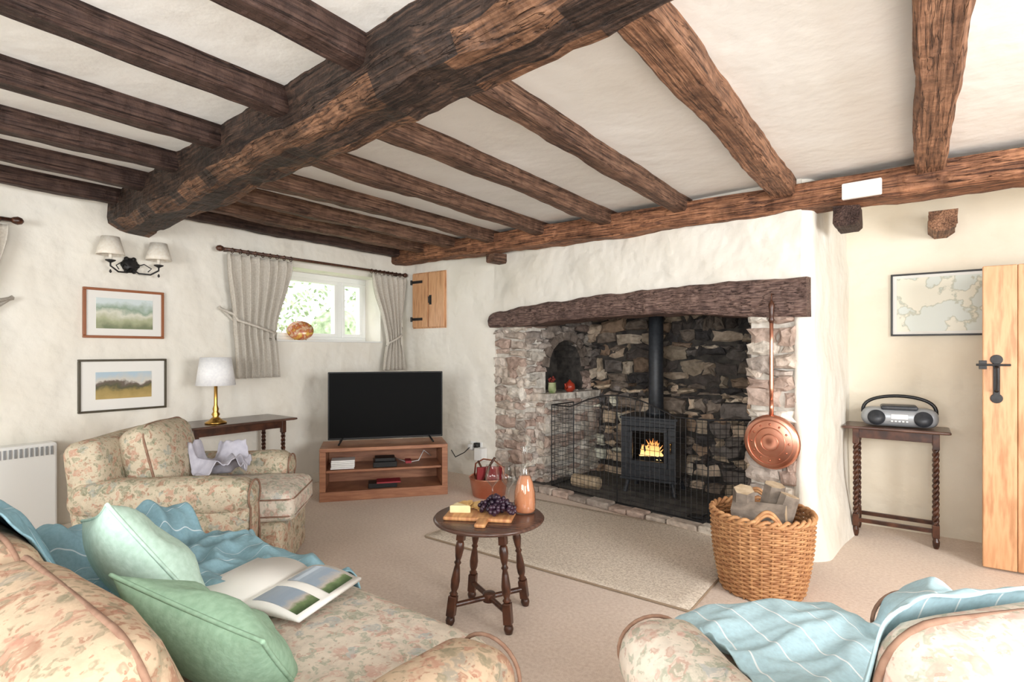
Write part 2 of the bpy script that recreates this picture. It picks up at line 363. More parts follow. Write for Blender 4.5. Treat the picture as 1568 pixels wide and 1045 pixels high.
# ----- chimney breast, local frame (s,n)
A0=Vector((-3.3,4.17,0)); TH=math.atan2(-.1655,.9862); D=Vector((math.cos(TH),math.sin(TH),0)); NN=Vector((-math.sin(TH),math.cos(TH),0))
MB=T(*A0)@RZ(TH)
def bw(s,n,z=0): return A0+D*s+NN*n+Vector((0,0,z))
bm=BM()
box(bm,-.03,2.77,0,.3,1.56,2.5,MB)
path=[]
c=bw(2.745,.09)
path.append(bw(2.725,.04)); path.append(bw(2.73,.014))
for k in range(9):
    a=math.radians(-90+90*k/8); path.append(c+D*(.085*math.cos(a))+NN*(.085*math.sin(a)))
end=Vector((-.40,4.72,0)); st=path[-1].copy()
for k in range(1,13): path.append(st.lerp(end,k/12))
zs=[2.5*k/34 for k in range(35)]; rows=[]
for z in zs:
    row=[]
    for i,p in enumerate(path):
        t=(path[min(i+1,len(path)-1)]-path[max(i-1,0)]).normalized(); nrm=Vector((t.y,-t.x,0))
        bl=.085*math.exp(-z/.3)+.03*noise.noise(Vector((p.x*4+i*.12,z*2.6,3)))
        if i<3: bl*=.15
        if i>19: bl*=.3
        if z>1.9: bl=-.012
        row.append(bm.verts.new((p.x+nrm.x*bl,p.y+nrm.y*bl,z)))
    rows.append(row)
for j in range(len(zs)-1):
    for i in range(len(path)-1):
        f=bm.faces.new([rows[j][i],rows[j][i+1],rows[j+1][i+1],rows[j+1][i]]); f.smooth=True
o=obj("wall_chimney_breast",bm,WALL)
# masonry
FP=group("stone_fireplace")
bm=BM()
box(bm,0.0,.37,.03,.33,0,1.58,MB); box(bm,2.46,2.73,.03,1.15,0,1.58,MB)
box(bm,0,.37,.33,1.15,0,.84,MB); box(bm,.37,.47,.22,1.05,0,.78,MB)
obj("pier_mortar",bm,MORT,FP)
bm=BM()
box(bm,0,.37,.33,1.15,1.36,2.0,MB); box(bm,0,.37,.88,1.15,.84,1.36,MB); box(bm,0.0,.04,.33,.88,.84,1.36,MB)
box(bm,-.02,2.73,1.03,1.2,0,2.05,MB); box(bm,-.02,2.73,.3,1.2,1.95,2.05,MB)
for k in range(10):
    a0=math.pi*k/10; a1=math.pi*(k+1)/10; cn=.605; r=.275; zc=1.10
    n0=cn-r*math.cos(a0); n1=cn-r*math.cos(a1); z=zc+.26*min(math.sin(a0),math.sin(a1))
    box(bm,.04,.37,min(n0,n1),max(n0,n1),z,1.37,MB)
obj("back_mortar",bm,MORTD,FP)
def stones(bm,lay,O,U,Nn,w,h,colf,skip=None,rh=(.045,.1),rw=(.09,.26),pr=(.008,.04),edge=0,jit=1.0):
    z=0
    while z<h-.015:
        hh=min(R(*rh),h-z); ph=R(0,6)
        if h-z-hh<.03: hh=h-z
        x=-R(0,.05); we=w-(R(0,edge) if edge else 0)
        while x<we:
            ww=R(*rw)*(.7 if hh<.06 else 1)
            xa=max(0,x); xb=min(we,x+ww)
            if we-xb<.05: xb=we
            x=xb if xb<we else we+1
            if xb-xa<.03: continue
            if skip and skip((xa+xb)/2,O.z+z+hh/2,(xb-xa)/2): continue
            g=.006*jit; p=R(*pr); zo=.012*jit*math.sin((xa+xb)*3+ph)
            ss=R(-.012,.018)*jit
            def P(a,b,c): return O+U*a+Vector((0,0,1))*b+Nn*c
            j=lambda s=.012:R(-s,s)*jit
            xm=(xa+xb)/2+R(-.02,.02)
            out=[(xa+g,z+g-ss*.4),(xm,z+g*R(-.6,1.0)-ss*.4),(xb-g,z+g),(xb-g,z+hh*.5),(xb-g,z+hh-g+ss*.4),(xm,z+hh-g*R(-.6,1.4)+ss*.4),(xa+g,z+hh-g),(xa+g,z+hh*.5)]
            a_=[bm.verts.new(P(a+j(.004),b+zo,-.03)) for a,b in out]
            dz=[(j(.014),j(.011)) for _ in out]
            b_=[bm.verts.new(P(a+dx_,b+zo+dz_,p*.7+j(.007))) for (a,b),(dx_,dz_) in zip(out,dz)]
            cx=(xa+xb)/2; cz_=z+hh/2+zo
            c_=[bm.verts.new(P(cx+(a+dx_-cx)*.58,cz_+(b+zo+dz_-cz_)*.58,p+.008+j(.007))) for (a,b),(dx_,dz_) in zip(out,dz)]
            col=colf(O.z+z,(xa+xb)/2); fs=[]
            for q in range(8):
                q2=(q+1)%8
                fs.append(bm.faces.new([a_[q],a_[q2],b_[q2],b_[q]])); fs.append(bm.faces.new([b_[q],b_[q2],c_[q2],c_[q]]))
            fs.append(bm.faces.new(c_))
            for fc in fs:
                for l in fc.loops: l[lay]=col
        z+=hh
pal=[(214,202,190),(196,184,174),(226,218,206),(202,182,170),(218,208,198),(182,172,164),(232,226,216),(188,166,154)]
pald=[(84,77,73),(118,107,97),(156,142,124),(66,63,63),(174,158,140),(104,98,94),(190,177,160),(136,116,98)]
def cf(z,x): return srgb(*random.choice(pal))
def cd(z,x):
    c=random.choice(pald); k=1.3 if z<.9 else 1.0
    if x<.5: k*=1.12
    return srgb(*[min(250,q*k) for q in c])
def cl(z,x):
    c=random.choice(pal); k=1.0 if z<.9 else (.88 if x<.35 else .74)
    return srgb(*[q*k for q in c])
bm=BM(); lay=bm.loops.layers.float_color.new("Col")
stones(bm,lay,bw(-.01,.03),D,-NN,.40,1.54,cf,rw=(.12,.3),rh=(.05,.12),jit=1.4)
stones(bm,lay,bw(2.44,.03),D,-NN,.335,1.49,cf,rw=(.12,.3),rh=(.05,.12),edge=.06,pr=(.01,.04),jit=1.3)
def skn(x,z,hw): x=x+.035; return (x+hw>.33 and x-hw<.88 and .84<z<1.36 and ((x-.605)/.33)**2+(max(0,z-1.08)/.30)**2<1)
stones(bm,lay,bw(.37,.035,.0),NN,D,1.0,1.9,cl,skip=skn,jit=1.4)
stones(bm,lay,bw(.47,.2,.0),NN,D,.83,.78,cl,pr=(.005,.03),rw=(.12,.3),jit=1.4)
stones(bm,lay,bw(.36,.2,.0),D,-NN,.11,.78,cf,pr=(.005,.02),rw=(.09,.12))
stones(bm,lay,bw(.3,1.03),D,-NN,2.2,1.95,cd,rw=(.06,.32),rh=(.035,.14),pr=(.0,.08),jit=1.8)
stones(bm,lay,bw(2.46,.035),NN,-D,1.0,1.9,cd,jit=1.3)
for a in (.2,.42,.66,.86):
    vs=box(bm,.30,.50,a,a+.2,.785,.845,MB)
    for f in set(f for v in vs for f in v.link_faces):
        for l in f.loops: l[lay]=srgb(218,212,202)
for k in range(9):
    a=math.pi*(k+.5)/9
    mm=MB@T(.385,.605,1.09)@RX(a-math.pi/2)
    vs=box(bm,-.02,.03,-.045,.045,.265,.345,mm)
    for f in set(f for v in vs for f in v.link_faces):
        for l in f.loops: l[lay]=srgb(124,113,104)
obj("stonework",bm,STONE,FP,bevel=.004,seg=1)
bm=BM(); box(bm,.37,2.46,.02,1.05,0,.022,MB); obj("hearth_slab",bm,SLATE,FP)
bm=BM(); lay=bm.loops.layers.float_color.new("Col"); s=.40
while s<2.62:
    w=R(.14,.3); vs=box(bm,s,min(s+w-.008,2.64),-.06+R(-.012,.012),.05,0,.05+R(-.012,.01),MB)
    col=srgb(*random.choice(pal))
    for f in set(f for v in vs for f in v.link_faces):
        for l in f.loops: l[lay]=col
    s+=w
obj("hearth_kerb",bm,STONE,FP,bevel=.014)
bm=BM(); S=60; rings=[]
def interp(t,tab):
    for (a,b),(c,d) in zip(tab,tab[1:]):
        if a<=t<=c: return b+(d-b)*(t-a)/(c-a)
    return tab[-1][1]
topt=[(-.03,1.60),(.1,1.625),(.6,1.665),(1.4,1.70),(2.2,1.705),(2.83,1.69)]
bott=[(-.03,1.48),(.3,1.475),(.42,1.47),(.7,1.50),(1.3,1.52),(2.0,1.515),(2.44,1.47),(2.83,1.46)]
for i in range(S+1):
    s=-.03+2.845*i/S; zt=interp(s,topt); zb=interp(s,bott); ring=[]; nb=.28 if s<2.7 else .1
    for n_,z in [(-.045,zb+.02),(-.03,zb),(nb*.4,zb),(nb,zb),(nb,zt),(-.03,zt),(-.045,zt-.02),(-.05,(zt+zb)/2)]:
        nv=noise.noise_vector(Vector((s*5,n_*6,z*8)))*.016+noise.noise_vector(Vector((s*17,n_*20,z*20)))*.006
        ring.append(bm.verts.new(MB@Vector((s,n_+nv.y,z+nv.z))))
    rings.append(ring)
for i in range(S):
    for k in range(8): bm.faces.new([rings[i][k],rings[i][(k+1)%8],rings[i+1][(k+1)%8],rings[i+1][k]])
bm.faces.new(rings[0]); bm.faces.new(rings[-1][::-1])
obj("lintel_beam",bm,W_LINT,FP)

# ---------------------------------------------------------------- beams
def ply(x): return 4.02-.079*(x+4.6)
def mby(x): return 1.57-.0836*(x+4.6)
p0=Vector((XW,ply(XW)+.075,2.345)); p1=Vector((2.7,ply(2.7)+.065,2.185))
beam("wall_plate_beam",p0,p1,.20,.155,W_PLATE,.02,.022,segs=120)
beam("main_ceiling_beam",(XW,mby(XW),2.37),(2.7,mby(2.7),2.385),.275,.275,W_MAIN,.05,.034,segs=130,edgemat=W_MAINL)
js=[.06,-.66,-1.33,-1.93,-2.54,-3.13,-3.62,-4.08,-4.5]
mats=[W_LIT,W_LIT,W_MID,W_MID,W_MID,W_MID,W_MID,W_MID,W_DARK]
for x,m_ in list(zip(js,mats))+[(.78,W_LIT),(1.5,W_LIT),(2.2,W_MID)]:
    wd=.135 if x>-1 else .105
    beam("ceiling_joist",(x,mby(x),cz(x)),(x+R(-.02,.02),ply(x)+.1,cz(x)),wd,.10,m_,.014,.013,segs=70)
for x in [-4.42,-3.85,-3.3,-2.72,-2.1,-1.52,-.9,-.25,.45,1.2,2.0]:
    beam("ceiling_joist",(x,YB,cz(x)),(x,mby(x),cz(x)),.10,.10,W_DARK,.014,.010,segs=60)
beam("beam_stub",bw(.12,-.16,2.165),bw(.12,.1,2.165),.12,.09,W_MID,.015,.008,segs=6)
beam("beam_stub",(-.34,3.75,2.12),(-.34,4.0,2.12),.13,.13,W_DARK,.02,.01,segs=10)
beam("beam_stub",(.13,4.35,2.13),(.13,4.72,2.13),.15,.13,W_LIT,.04,.012,segs=8)
bm=BM(); x=-.25; box(bm,-.095,.095,-.03,0,-.045,.045); o=obj("junction_box",bm,WHITE,bevel=.006,loc=(x,ply(x)-.035,2.155),rot=(0,0,-.079))
# ---------------------------------------------------------------- curtains
def curtain(name,x,yt,yb,zt,zb,zp,yp,hook,folds=7):
    g=group(name,(x,0,0)); bm=BM(); NI=folds*12; NJ=34; grid=[]
    for j in range(NJ+1):
        z=zt+(zb-zt)*j/NJ
        if z>zp: k=(zt-z)/(zt-zp); k=k*k*(3-2*k); a=yt[0]+(yp[0]-yt[0])*k; b=yt[1]+(yp[1]-yt[1])*k
        else: k=(zp-z)/(zp-zb); k=k**.6; a=yp[0]+(yb[0]-yp[0])*k; b=yp[1]+(yb[1]-yp[1])*k
        row=[]
        for i in range(NI+1):
            t=i/NI; am=.03*(1 if j>1 else .7)
            ph=t*folds*2*math.pi+.5*math.sin(z*3)+.6*noise.noise(Vector((t*3,z*1.5,x)))
            row.append(bm.verts.new((am*math.sin(ph)+.012*noise.noise(Vector((t*9,z*4,1))),a+(b-a)*t+.008*math.cos(ph),z)))
        grid.append(row)
    for j in range(NJ):
        for i in range(NI): bm.faces.new([grid[j][i],grid[j][i+1],grid[j+1][i+1],grid[j+1][i]])
    obj("drape",bm,CURT,g,True,solid=.004)
    bm=BM(); a,b=yp; mid=zp
    hy,hz=hook
    pts=[(-.055,hy,hz)]
    if hy<(a+b)/2: seq=[(a,.0),(a+.02,.035),((a+b)/2,.05),(b-.02,.035),(b,0),((a+b)/2,-.045)]
    else: seq=[(b,.0),(b-.02,.035),((a+b)/2,.05),(a+.02,.035),(a,0),((a+b)/2,-.045)]
    for i,(yy,xx) in enumerate(seq): pts.append((xx,yy,hz+(mid-.02-hz)*min(1,(i+1)/5)))
    pts.append((-.055,hy,hz+.01))
    tube(bm,pts,.011,8); obj("tieback",bm,CURT,g,True)
    return g
def rod(name,x,y0,y1,z,rings):
    g=group(name,(x,0,z)); bm=BM(); tube(bm,[(0,y0,0),(0,y1,0)],.013,12)
    for yy,sg in ((y0,-1),(y1,1)):
        lathe(bm,[(.013,0),(.02,.01),(.026,.03),(.02,.05),(.006,.06)],14,T(0,yy,0)@RX(-sg*math.pi/2))
    for yy in (y0+.05,y1-.05):
        cbox(bm,(-.045,yy,0),(.09,.02,.02))
    obj("pole",bm,W_TAB,g,True)
    bm=BM()
    for yy in rings:
        tube(bm,[(.021*math.cos(a),yy,.021*math.sin(a)-.006) for a in [2*math.pi*k/14 for k in range(14)]],.0035,6,True)
    obj("rings",bm,W_TAB,g,True)
rod("curtain_rod",-4.5,2.17,4.09,2.075,[2.24+.065*i for i in range(9)]+[3.66+.055*i for i in range(8)])
curtain("curtain",-4.5,(2.19,2.77),(2.27,2.66),2.045,1.02,1.37,(2.25,2.62),(2.16,1.6))
curtain("curtain",-4.5,(3.66,4.12),(3.80,4.13),2.045,1.04,1.32,(3.86,4.06),(4.12,1.5),6)
rod("curtain_rod",-4.5,-1.1,.88,2.06,[.4+.06*i for i in range(7)])
curtain("curtain",-4.5,(.36,.86),(.42,.74),2.03,1.0,1.32,(.44,.7),(.9,1.58))
# ---------------------------------------------------------------- pictures
def picture(name,c,w,h,rot,frame,art,fw=.015,border=.07,paper=PAPER):
    g=group(name,c,rot); bm=BM()
    box(bm,-w/2,w/2,-.025,0,-h/2,-h/2+fw); box(bm,-w/2,w/2,-.025,0,h/2-fw,h/2); box(bm,-w/2,-w/2+fw,-.025,0,-h/2+fw,h/2-fw); box(bm,w/2-fw,w/2,-.025,0,-h/2+fw,h/2-fw)
    obj("frame",bm,frame,g,bevel=.003)
    bm=BM(); box(bm,-w/2+fw,w/2-fw,-.014,-.002,-h/2+fw,h/2-fw); obj("mount",bm,paper,g)
    if art:
        bm=BM(); box(bm,-w/2+border,w/2-border,-.0165,-.013,-h/2+border*.9,h/2-border*.9); obj("art",bm,art,g)
    return g
def landscape(name,stops,ns=9):
    m,n,b=nt(name); tc=N(n,"ShaderNodeTexCoord"); sp=N(n,"ShaderNodeSeparateXYZ"); n.links.new(tc.outputs["Generated"],sp.inputs[0])
    no=N(n,"ShaderNodeTexNoise",Scale=float(ns),Detail=6.0); n.links.new(tc.outputs["Object"],no.inputs["Vector"])
    a=N(n,"ShaderNodeMath",operation='MULTIPLY_ADD'); n.links.new(no.outputs["Fac"],a.inputs[0]); a.inputs[1].default_value=.7; 
    s2=N(n,"ShaderNodeMath",operation='SUBTRACT'); n.links.new(sp.outputs[2],s2.inputs[0]); s2.inputs[1].default_value=.35
    n.links.new(s2.outputs[0],a.inputs[2]); n.links.new(ramp(n,a.outputs[0],stops),b.inputs["Base Color"]); b.inputs["Roughness"].default_value=.25; return m
ART1=landscape("art_cottage",[(0,srgb(120,130,100)),(.3,srgb(180,184,150)),(.5,srgb(220,220,204)),(.65,srgb(150,170,150)),(.9,srgb(214,226,226))],12)
ART2=landscape("art_moor",[(0,srgb(186,160,100)),(.3,srgb(160,140,84)),(.45,srgb(84,84,60)),(.6,srgb(106,94,86)),(.68,srgb(210,206,196)),(.95,srgb(178,200,214))],14)
FR1=M("frame_brown",srgb(150,88,50),rough=.4,bs=0); FR2=M("frame_olive",srgb(70,62,44),rough=.4,bs=0); FR3=M("frame_black",srgb(30,28,26),rough=.4,bs=0)
picture("framed_picture",(XW,1.515,1.515),.50,.35,math.pi/2,FR1,ART1,.018,.075)
picture("framed_picture",(XW,1.51,1.005),.545,.37,math.pi/2,FR2,ART2,.015,.10)
MAPM=M("map_paper",srgb(234,230,212),srgb(186,188,168),5,rough=.4,bs=0,detail=10,pos=(.485,.52),c3=srgb(218,224,216))
picture("framed_map",(.16,YA,1.567),.62,.43,0,FR3,MAPM,.012,.035)
# ---------------------------------------------------------------- wall sconce
g=group("wall_sconce",(XW,1.545,1.86),math.pi/2); bm=BM()
lathe(bm,[(.0,0),(.05,.0),(.055,.012),(.03,.025),(.0,.03)],20,T(0,0,.01)@RX(math.pi/2))
for k in range(6):
    a=k*math.pi/3; lathe(bm,[(.002,0),(.018,.005),(.002,.012)],8,T(.045*math.cos(a),-.012,.01+.05*math.sin(a))@RX(math.pi/2))
for sx in (-1,1):
    tube(bm,[(0,-.02,-.01),(sx*.04,-.06,-.05),(sx*.10,-.10,-.055),(sx*.15,-.11,-.02),(sx*.15,-.11,.02)],.006,8)
    tube(bm,[(sx*.03,-.04,.0),(sx*.07,-.07,.02),(sx*.11,-.09,-.01),(sx*.09,-.08,-.035)],.004,6)
    lathe(bm,[(.004,-.015),(.03,.0),(.032,.006),(.01,.01)],14,T(sx*.15,-.11,.015))
    lathe(bm,[(.003,-.07),(.009,-.06),(.003,-.045)],8,T(sx*.15,-.11,.0))
obj("iron_bracket",bm,BLACK,g,True)
bm=BM()
for sx in (-1,1): lathe(bm,[(.011,.02),(.011,.09)],12,T(sx*.15,-.11,0))
obj("candle_tubes",bm,SHADEC,g,True)
bm=BM()
for sx in (-1,1): 
    vs=lathe(bm,[(.082,.055),(.076,.085),(.052,.18)],40,T(sx*.15,-.11,0),cap=False)
obj("shades",bm,SHADEC,g,True,solid=.003)
# ---------------------------------------------------------------- storage heater
g=group("storage_heater",(XW,0,0)); bm=BM(); box(bm,0.016,.13,-.1,1.10,.08,.66); obj("case",bm,WHITE,g,bevel=.012)
bm=BM()
for k in range(46): box(bm,.128,.138,-.07+k*.0252,-.058+k*.0252,.585,.64)
obj("grille",bm,SILVER,g)
# ---------------------------------------------------------------- soft seating
def seating(name,loc,rot,w,d,n,fb,fs,fk,topz=.86,bo=0):
    g=group(name,loc,rot); aw=.19; iw=w-2*aw
    bm=BM(); softbox(bm,w-.03,d-.06,.27,.03,0,T(0,.0,.19)); softbox(bm,iw+.02,d,.27,.03,0,T(0,-.10,.19))
    obj("base",bm,fb,g,True)
    bm=BM()
    for sx in(-1,1):
        for sy in(-1,1): lathe(bm,[(.018,0),(.028,.03),(.022,.07)],12,T(sx*(w/2-.08),sy*(d/2-.09),0))
    obj("feet",bm,W_TAB,g,True)
    bm=BM(); pb=BM()
    for sx in(-1,1):
        ax=sx*(w/2-aw/2)
        softbox(bm,aw-.02,d-.02,.46,.06,0,T(ax,-.0,.30),wr=.006,seed=sx)
        softbox(bm,aw+.03,d+.0,.17,.083,0.015,T(ax+sx*.008,-.0,.515),wr=.014,seed=sx+3)
        y=-d/2+.006
        pts=[Vector((ax+sx*.008+(aw/2+.012)*math.cos(a)*.82,y+.006,.515+.075*math.sin(a))) for a in [math.radians(-50+280*k/20) for k in range(21)]]
        pts=[Vector((ax+.072,y+.006,.08)),Vector((ax+.072,y+.006,.3))]+pts+[Vector((ax-.072,y+.006,.3)),Vector((ax-.072,y+.006,.08))]
        tube(pb,pts,.005,6)
    obj("arms",bm,fb,g,True)
    bm=BM(); softbox(bm,w-.08,.2,topz-.12,.08,0,T(0,d/2-.11+bo,(topz-.12)/2+.07)@RX(-.12),wr=.008,seed=5); obj("back",bm,fb,g,True)
    cw=iw/n
    bm=BM(); bm2=BM()
    for i in range(n):
        cx=-iw/2+cw*(i+.5)
        m_=T(cx,-.17,.405); softbox(bm,cw-.006,d-.04,.17,.05,.035,m_,wr=.008,seed=i+1)
        for zz in (.045,-.045): tube(pb,[m_@p for p in rrect(cw-.014,d-.048,.05,zz)],.005,6,True)
        m_=T(cx,d/2-.27+bo,topz-.235)@RX(math.radians(90-14)); softbox(bm2,cw-.006,.46,.2,.085,.05,m_,wr=.014,seed=i+8)
        tube(pb,[m_@p for p in rrect(cw-.02,.446,.085,.06)],.006,6,True)
    obj("seat_cushions",bm,fs,g,True); obj("back_cushions",bm2,fk,g,True); obj("piping",pb,PIPE,g,True)
    return g
sofa=seating("sofa",(-1.57,.55,0),math.pi,1.72,.90,2,FLOR3,FLOR2,FLOR3,.825,.06)
ch1=seating("armchair",(-3.28,1.44,0),math.radians(133.8),.88,.86,1,FLOR,FLOR2,FLOR,.86,.03)
CC=Vector((.03,1.28,0)); CF=Vector((-.736,.677,0)); CL=Vector((-.677,-.736,0))
ch2=seating("armchair",tuple(CC),math.radians(-132.6),.90,.88,1,FLOR2,FLOR2,FLOR2,.84,-.02)
def bvh(parents):
    bpy.context.view_layer.update()
    dg=bpy.context.evaluated_depsgraph_get(); V=[];F=[]
    for p in parents:
        for c in (p.children if p.type=='EMPTY' else [p]):
            e=c.evaluated_get(dg); me=e.to_mesh(); off=len(V); mw=c.matrix_world
            V+= [mw@v.co for v in me.vertices]; F+=[[off+i for i in q.vertices] for q in me.polygons]; e.to_mesh_clear()
    return BVHTree.FromPolygons(V,F)
def drape(name,mat,tree,O,U,V_,lu,lv,nu,nv,mask,zmin=.3,relax=14,amp=.02,fs=(7,2.2),seed=0,loft=.014,cap=9,uvs=1):
    H=[[0]*(nv+1) for _ in range(nu+1)]
    U=Vector((U[0],U[1],0)).normalized(); V_=Vector((V_[0],V_[1],0)).normalized(); O=Vector((O[0],O[1],0))
    P=[[O+U*(lu*i/nu)+V_*(lv*j/nv) for j in range(nv+1)] for i in range(nu+1)]
    for i in range(nu+1):
        for j in range(nv+1):
            h=tree.ray_cast(P[i][j]+Vector((0,0,2)),Vector((0,0,-1)))[0]
            H[i][j]=min(cap,max(zmin,h.z if h else zmin))+loft
    base=[r[:] for r in H]
    for _ in range(relax):
        K=[r[:] for r in H]
        for i in range(nu+1):
            for j in range(nv+1):
                s=0;c=0
                for a,b in((1,0),(-1,0),(0,1),(0,-1)):
                    if 0<=i+a<=nu and 0<=j+b<=nv: s+=H[i+a][j+b];c+=1
                K[i][j]=max(base[i][j],s/c)
        H=K
    bm=BM(); uvl=bm.loops.layers.uv.new("UVMap"); vv={}
    for i in range(nu+1):
        for j in range(nv+1):
            u=lu*i/nu; v=lv*j/nv
            wx=u+.24*noise.noise(Vector((u*2,v*2,seed))); wy=v+.16*noise.noise(Vector((u*2.5,v*2.5,seed+4)))
            f=noise.noise(Vector((wx*fs[0],wy*fs[1],seed+1))); f2=noise.noise(Vector((wx*fs[0]*2.3,wy*fs[1]*2.2,seed+5)))
            w=amp*((1-min(1,abs(f)*2.6))**1.3+.45*(1-min(1,abs(f2)*2.4)))
            sh=noise.noise_vector(Vector((u*5,v*5,seed+9)))*.02
            p=P[i][j].copy(); p.x+=sh.x; p.y+=sh.y; p.z=H[i][j]+max(0,w)
            vv[i,j]=(bm.verts.new(p),u,v)
    for i in range(nu):
        for j in range(nv):
            if not mask((i+.5)/nu,(j+.5)/nv): continue
            q=[vv[i,j],vv[i+1,j],vv[i+1,j+1],vv[i,j+1]]
            f=bm.faces.new([x[0] for x in q])
            for l,x in zip(f.loops,q): l[uvl].uv=(x[1]+.0,x[2])
    bmesh.ops.delete(bm,geom=[v for v in bm.verts if not v.link_faces],context='VERTS')
    for _ in range(3): bmesh.ops.smooth_vert(bm,verts=[v for v in bm.verts if v.is_boundary],factor=.5,use_axis_x=True,use_axis_y=True,use_axis_z=False)
    return obj(name,bm,mat,None,True,solid=.006,sub=1)
ts=bvh([sofa]); t2=bvh([ch2]); t1=bvh([ch1])
def wob(x,s,a): return a*noise.noise(Vector((x*4,s,0)))
drape("blue_throw_blanket",THROW,ts,(-2.56,-.04),(1,0),(0,1),1.38,1.28,130,122,
      lambda a,b:(a<(.64+wob(b,3,.1) if b<.40 else .66+.30*max(0,(b-.4))+wob(b,2,.12))) and b<.955+wob(a,5,.05) and b>.02+wob(a,6,.03),zmin=.34,amp=.038,fs=(4.0,6.5),seed=2)
o2_=CC+CL*.27-CF*.42
drape("blue_throw_blanket",THROW2,t2,(o2_.x,o2_.y),(-CL.x,-CL.y),(CF.x,CF.y),.86,1.07,86,104,
      lambda a,b:(b>.30+wob(a,8,.05) or a>.62+wob(b,3,.06)) and b<.965+wob(a,4,.05) and a>.02+wob(b,1,.06),zmin=.26,amp=.026,fs=(3,6),seed=6)
F1=Vector((.722,.692,0)); L1=Vector((-.692,.722,0)); o1_=Vector((-3.28,1.44,0))-F1*.08-L1*.14
drape("grey_cardigan",CLOTHG,t1,(o1_.x,o1_.y),(F1.x,F1.y),(L1.x,L1.y),.34,.46,48,60,
      lambda a,b:((a-.5)/.5)**2+((b-.5)/.48)**2<.9+wob(a,2,.3)+wob(b,9,.3),zmin=.45,amp=.085,fs=(7,5),seed=11,cap=.60)
def pil(name,loc,rot,w,h,t,mat,seed):
    g=group(name,loc); g.rotation_euler=rot; bm=BM(); bd=pillow(bm,w,h,t,None,22,seed); obj("cover",bm,mat,g,True)
    bm=BM(); tube(bm,bd,.005,6,True); obj("piping",bm,mat,g,True); return g
pil("scatter_pillow",(-1.74,.62,.645),(math.radians(58),math.radians(18),math.radians(172)),.40,.40,.17,GRN1,1)
pil("scatter_pillow",(-1.27,.60,.59),(math.radians(50),math.radians(-12),math.radians(200)),.40,.37,.16,GRN2,2)
# open magazine
tb=bvh([sofa]+[o for o in bpy.data.objects if o.name=="blue_throw_blanket"])
mx,my=-1.53,.89
hs=[tb.ray_cast(Vector((mx+a,my+b,2)),Vector((0,0,-1)))[0] for a in(-.18,-.12,-.06,0,.06,.12,.18) for b in(-.12,-.06,0,.06,.12)]
hh_=sorted([h.z for h in hs if h]); hz=hh_[int(len(hh_)*.8)]
g=group("open_magazine",(mx,my,hz),math.radians(20)); g.rotation_euler=(0,math.radians(2),math.radians(18))
ARTP=landscape("magazine_photo",[(0,srgb(60,80,50)),(.35,srgb(110,130,90)),(.55,srgb(190,180,170)),(.8,srgb(150,165,180))],25)
for sx,nm in((-1,"left_pages"),(1,"right_pages")):
    bm=BM(); n=12
    gr=[[],[]]
    for i in range(n+1):
        t=i/n; x=sx*.20*t; z=.022*math.sin(math.pi*min(1,t*1.15)*.999)**.7*(1-.4*t)+.002 if t>0 else .003
        for k,y in enumerate((-.14,.14)): gr[k].append((bm.verts.new((x,y,z+.006)),bm.verts.new((x,y,0))))
    for i in range(n):
        a,b=gr[0][i],gr[0][i+1]; c,d=gr[1][i],gr[1][i+1]
        bm.faces.new([a[0],b[0],d[0],c[0]]); bm.faces.new([a[1],c[1],d[1],b[1]]); bm.faces.new([a[0],a[1],b[1],b[0]]); bm.faces.new([c[0],d[0],d[1],c[1]])
    bm.faces.new([gr[0][n][0],gr[0][n][1],gr[1][n][1],gr[1][n][0]])
    obj(nm,bm,PAPER,g,True)
bm=BM()
for (x0,x1,y0,y1) in [(.03,.18,.01,.125),(.03,.18,-.125,-.03)]:
    n=8
    for i in range(n):
        def zz(x):
            t=x/.20; return .022*math.sin(math.pi*min(1,t*1.15)*.999)**.7*(1-.4*t)+.0095
        a=x0+(x1-x0)*i/n; b=x0+(x1-x0)*(i+1)/n
        bm.faces.new([bm.verts.new((a,y0,zz(a))),bm.verts.new((b,y0,zz(b))),bm.verts.new((b,y1,zz(b))),bm.verts.new((a,y1,zz(a)))])
obj("photos",bm,ARTP,g)
# ---------------------------------------------------------------- side tables + lamp
def twist_leg(bm,x,y,z0,z1,r=.014,tw=7):
    n=60; 
    for ph in(0,math.pi):
        pts=[(x+r*.6*math.cos(ph+tw*2*math.pi*i/n),y+r*.6*math.sin(ph+tw*2*math.pi*i/n),z0+(z1-z0)*i/n) for i in range(n+1)]
        tube(bm,pts,r*.72,6)
def twist_table(name,loc,rot,w,d,h,lx,ly):
    g=group(name,loc,rot); bm=BM()
    softbox(bm,w,d,.02,.009,0,T(0,0,h-.01),cuts=9)
    obj("top",bm,W_TABT,g,True)
    bm=BM()
    cbox(bm,(0,-ly,h-.05),(2*lx,.018,.06)); cbox(bm,(0,ly,h-.05),(2*lx,.018,.06)); cbox(bm,(-lx,0,h-.05),(.018,2*ly,.06)); cbox(bm,(lx,0,h-.05),(.018,2*ly,.06))
    for sx in(-1,1):
        cbox(bm,(sx*lx,0,.11),(.024,2*ly,.03))
        for sy in(-1,1):
            cbox(bm,(sx*lx,sy*ly,h-.07),(.036,.036,.10)); cbox(bm,(sx*lx,sy*ly,.11),(.036,.036,.08))
            lathe(bm,[(.012,.0),(.018,.02),(.020,.045),(.012,.07)],12,T(sx*lx,sy*ly,0))
    for sy in(-1,1): cbox(bm,(0,sy*ly*1,.11),(2*lx,.02,.026))
    obj("frame",bm,W_TAB,g,bevel=.003)
    bm=BM()
    for sx in(-1,1):
        for sy in(-1,1): twist_leg(bm,sx*lx,sy*ly,.145,h-.115)
    obj("barley_twist_legs",bm,W_TAB,g,True)
    return g
twist_table("radio_table",(-.12,4.47,0),0,.58,.30,.745,.215,.105)
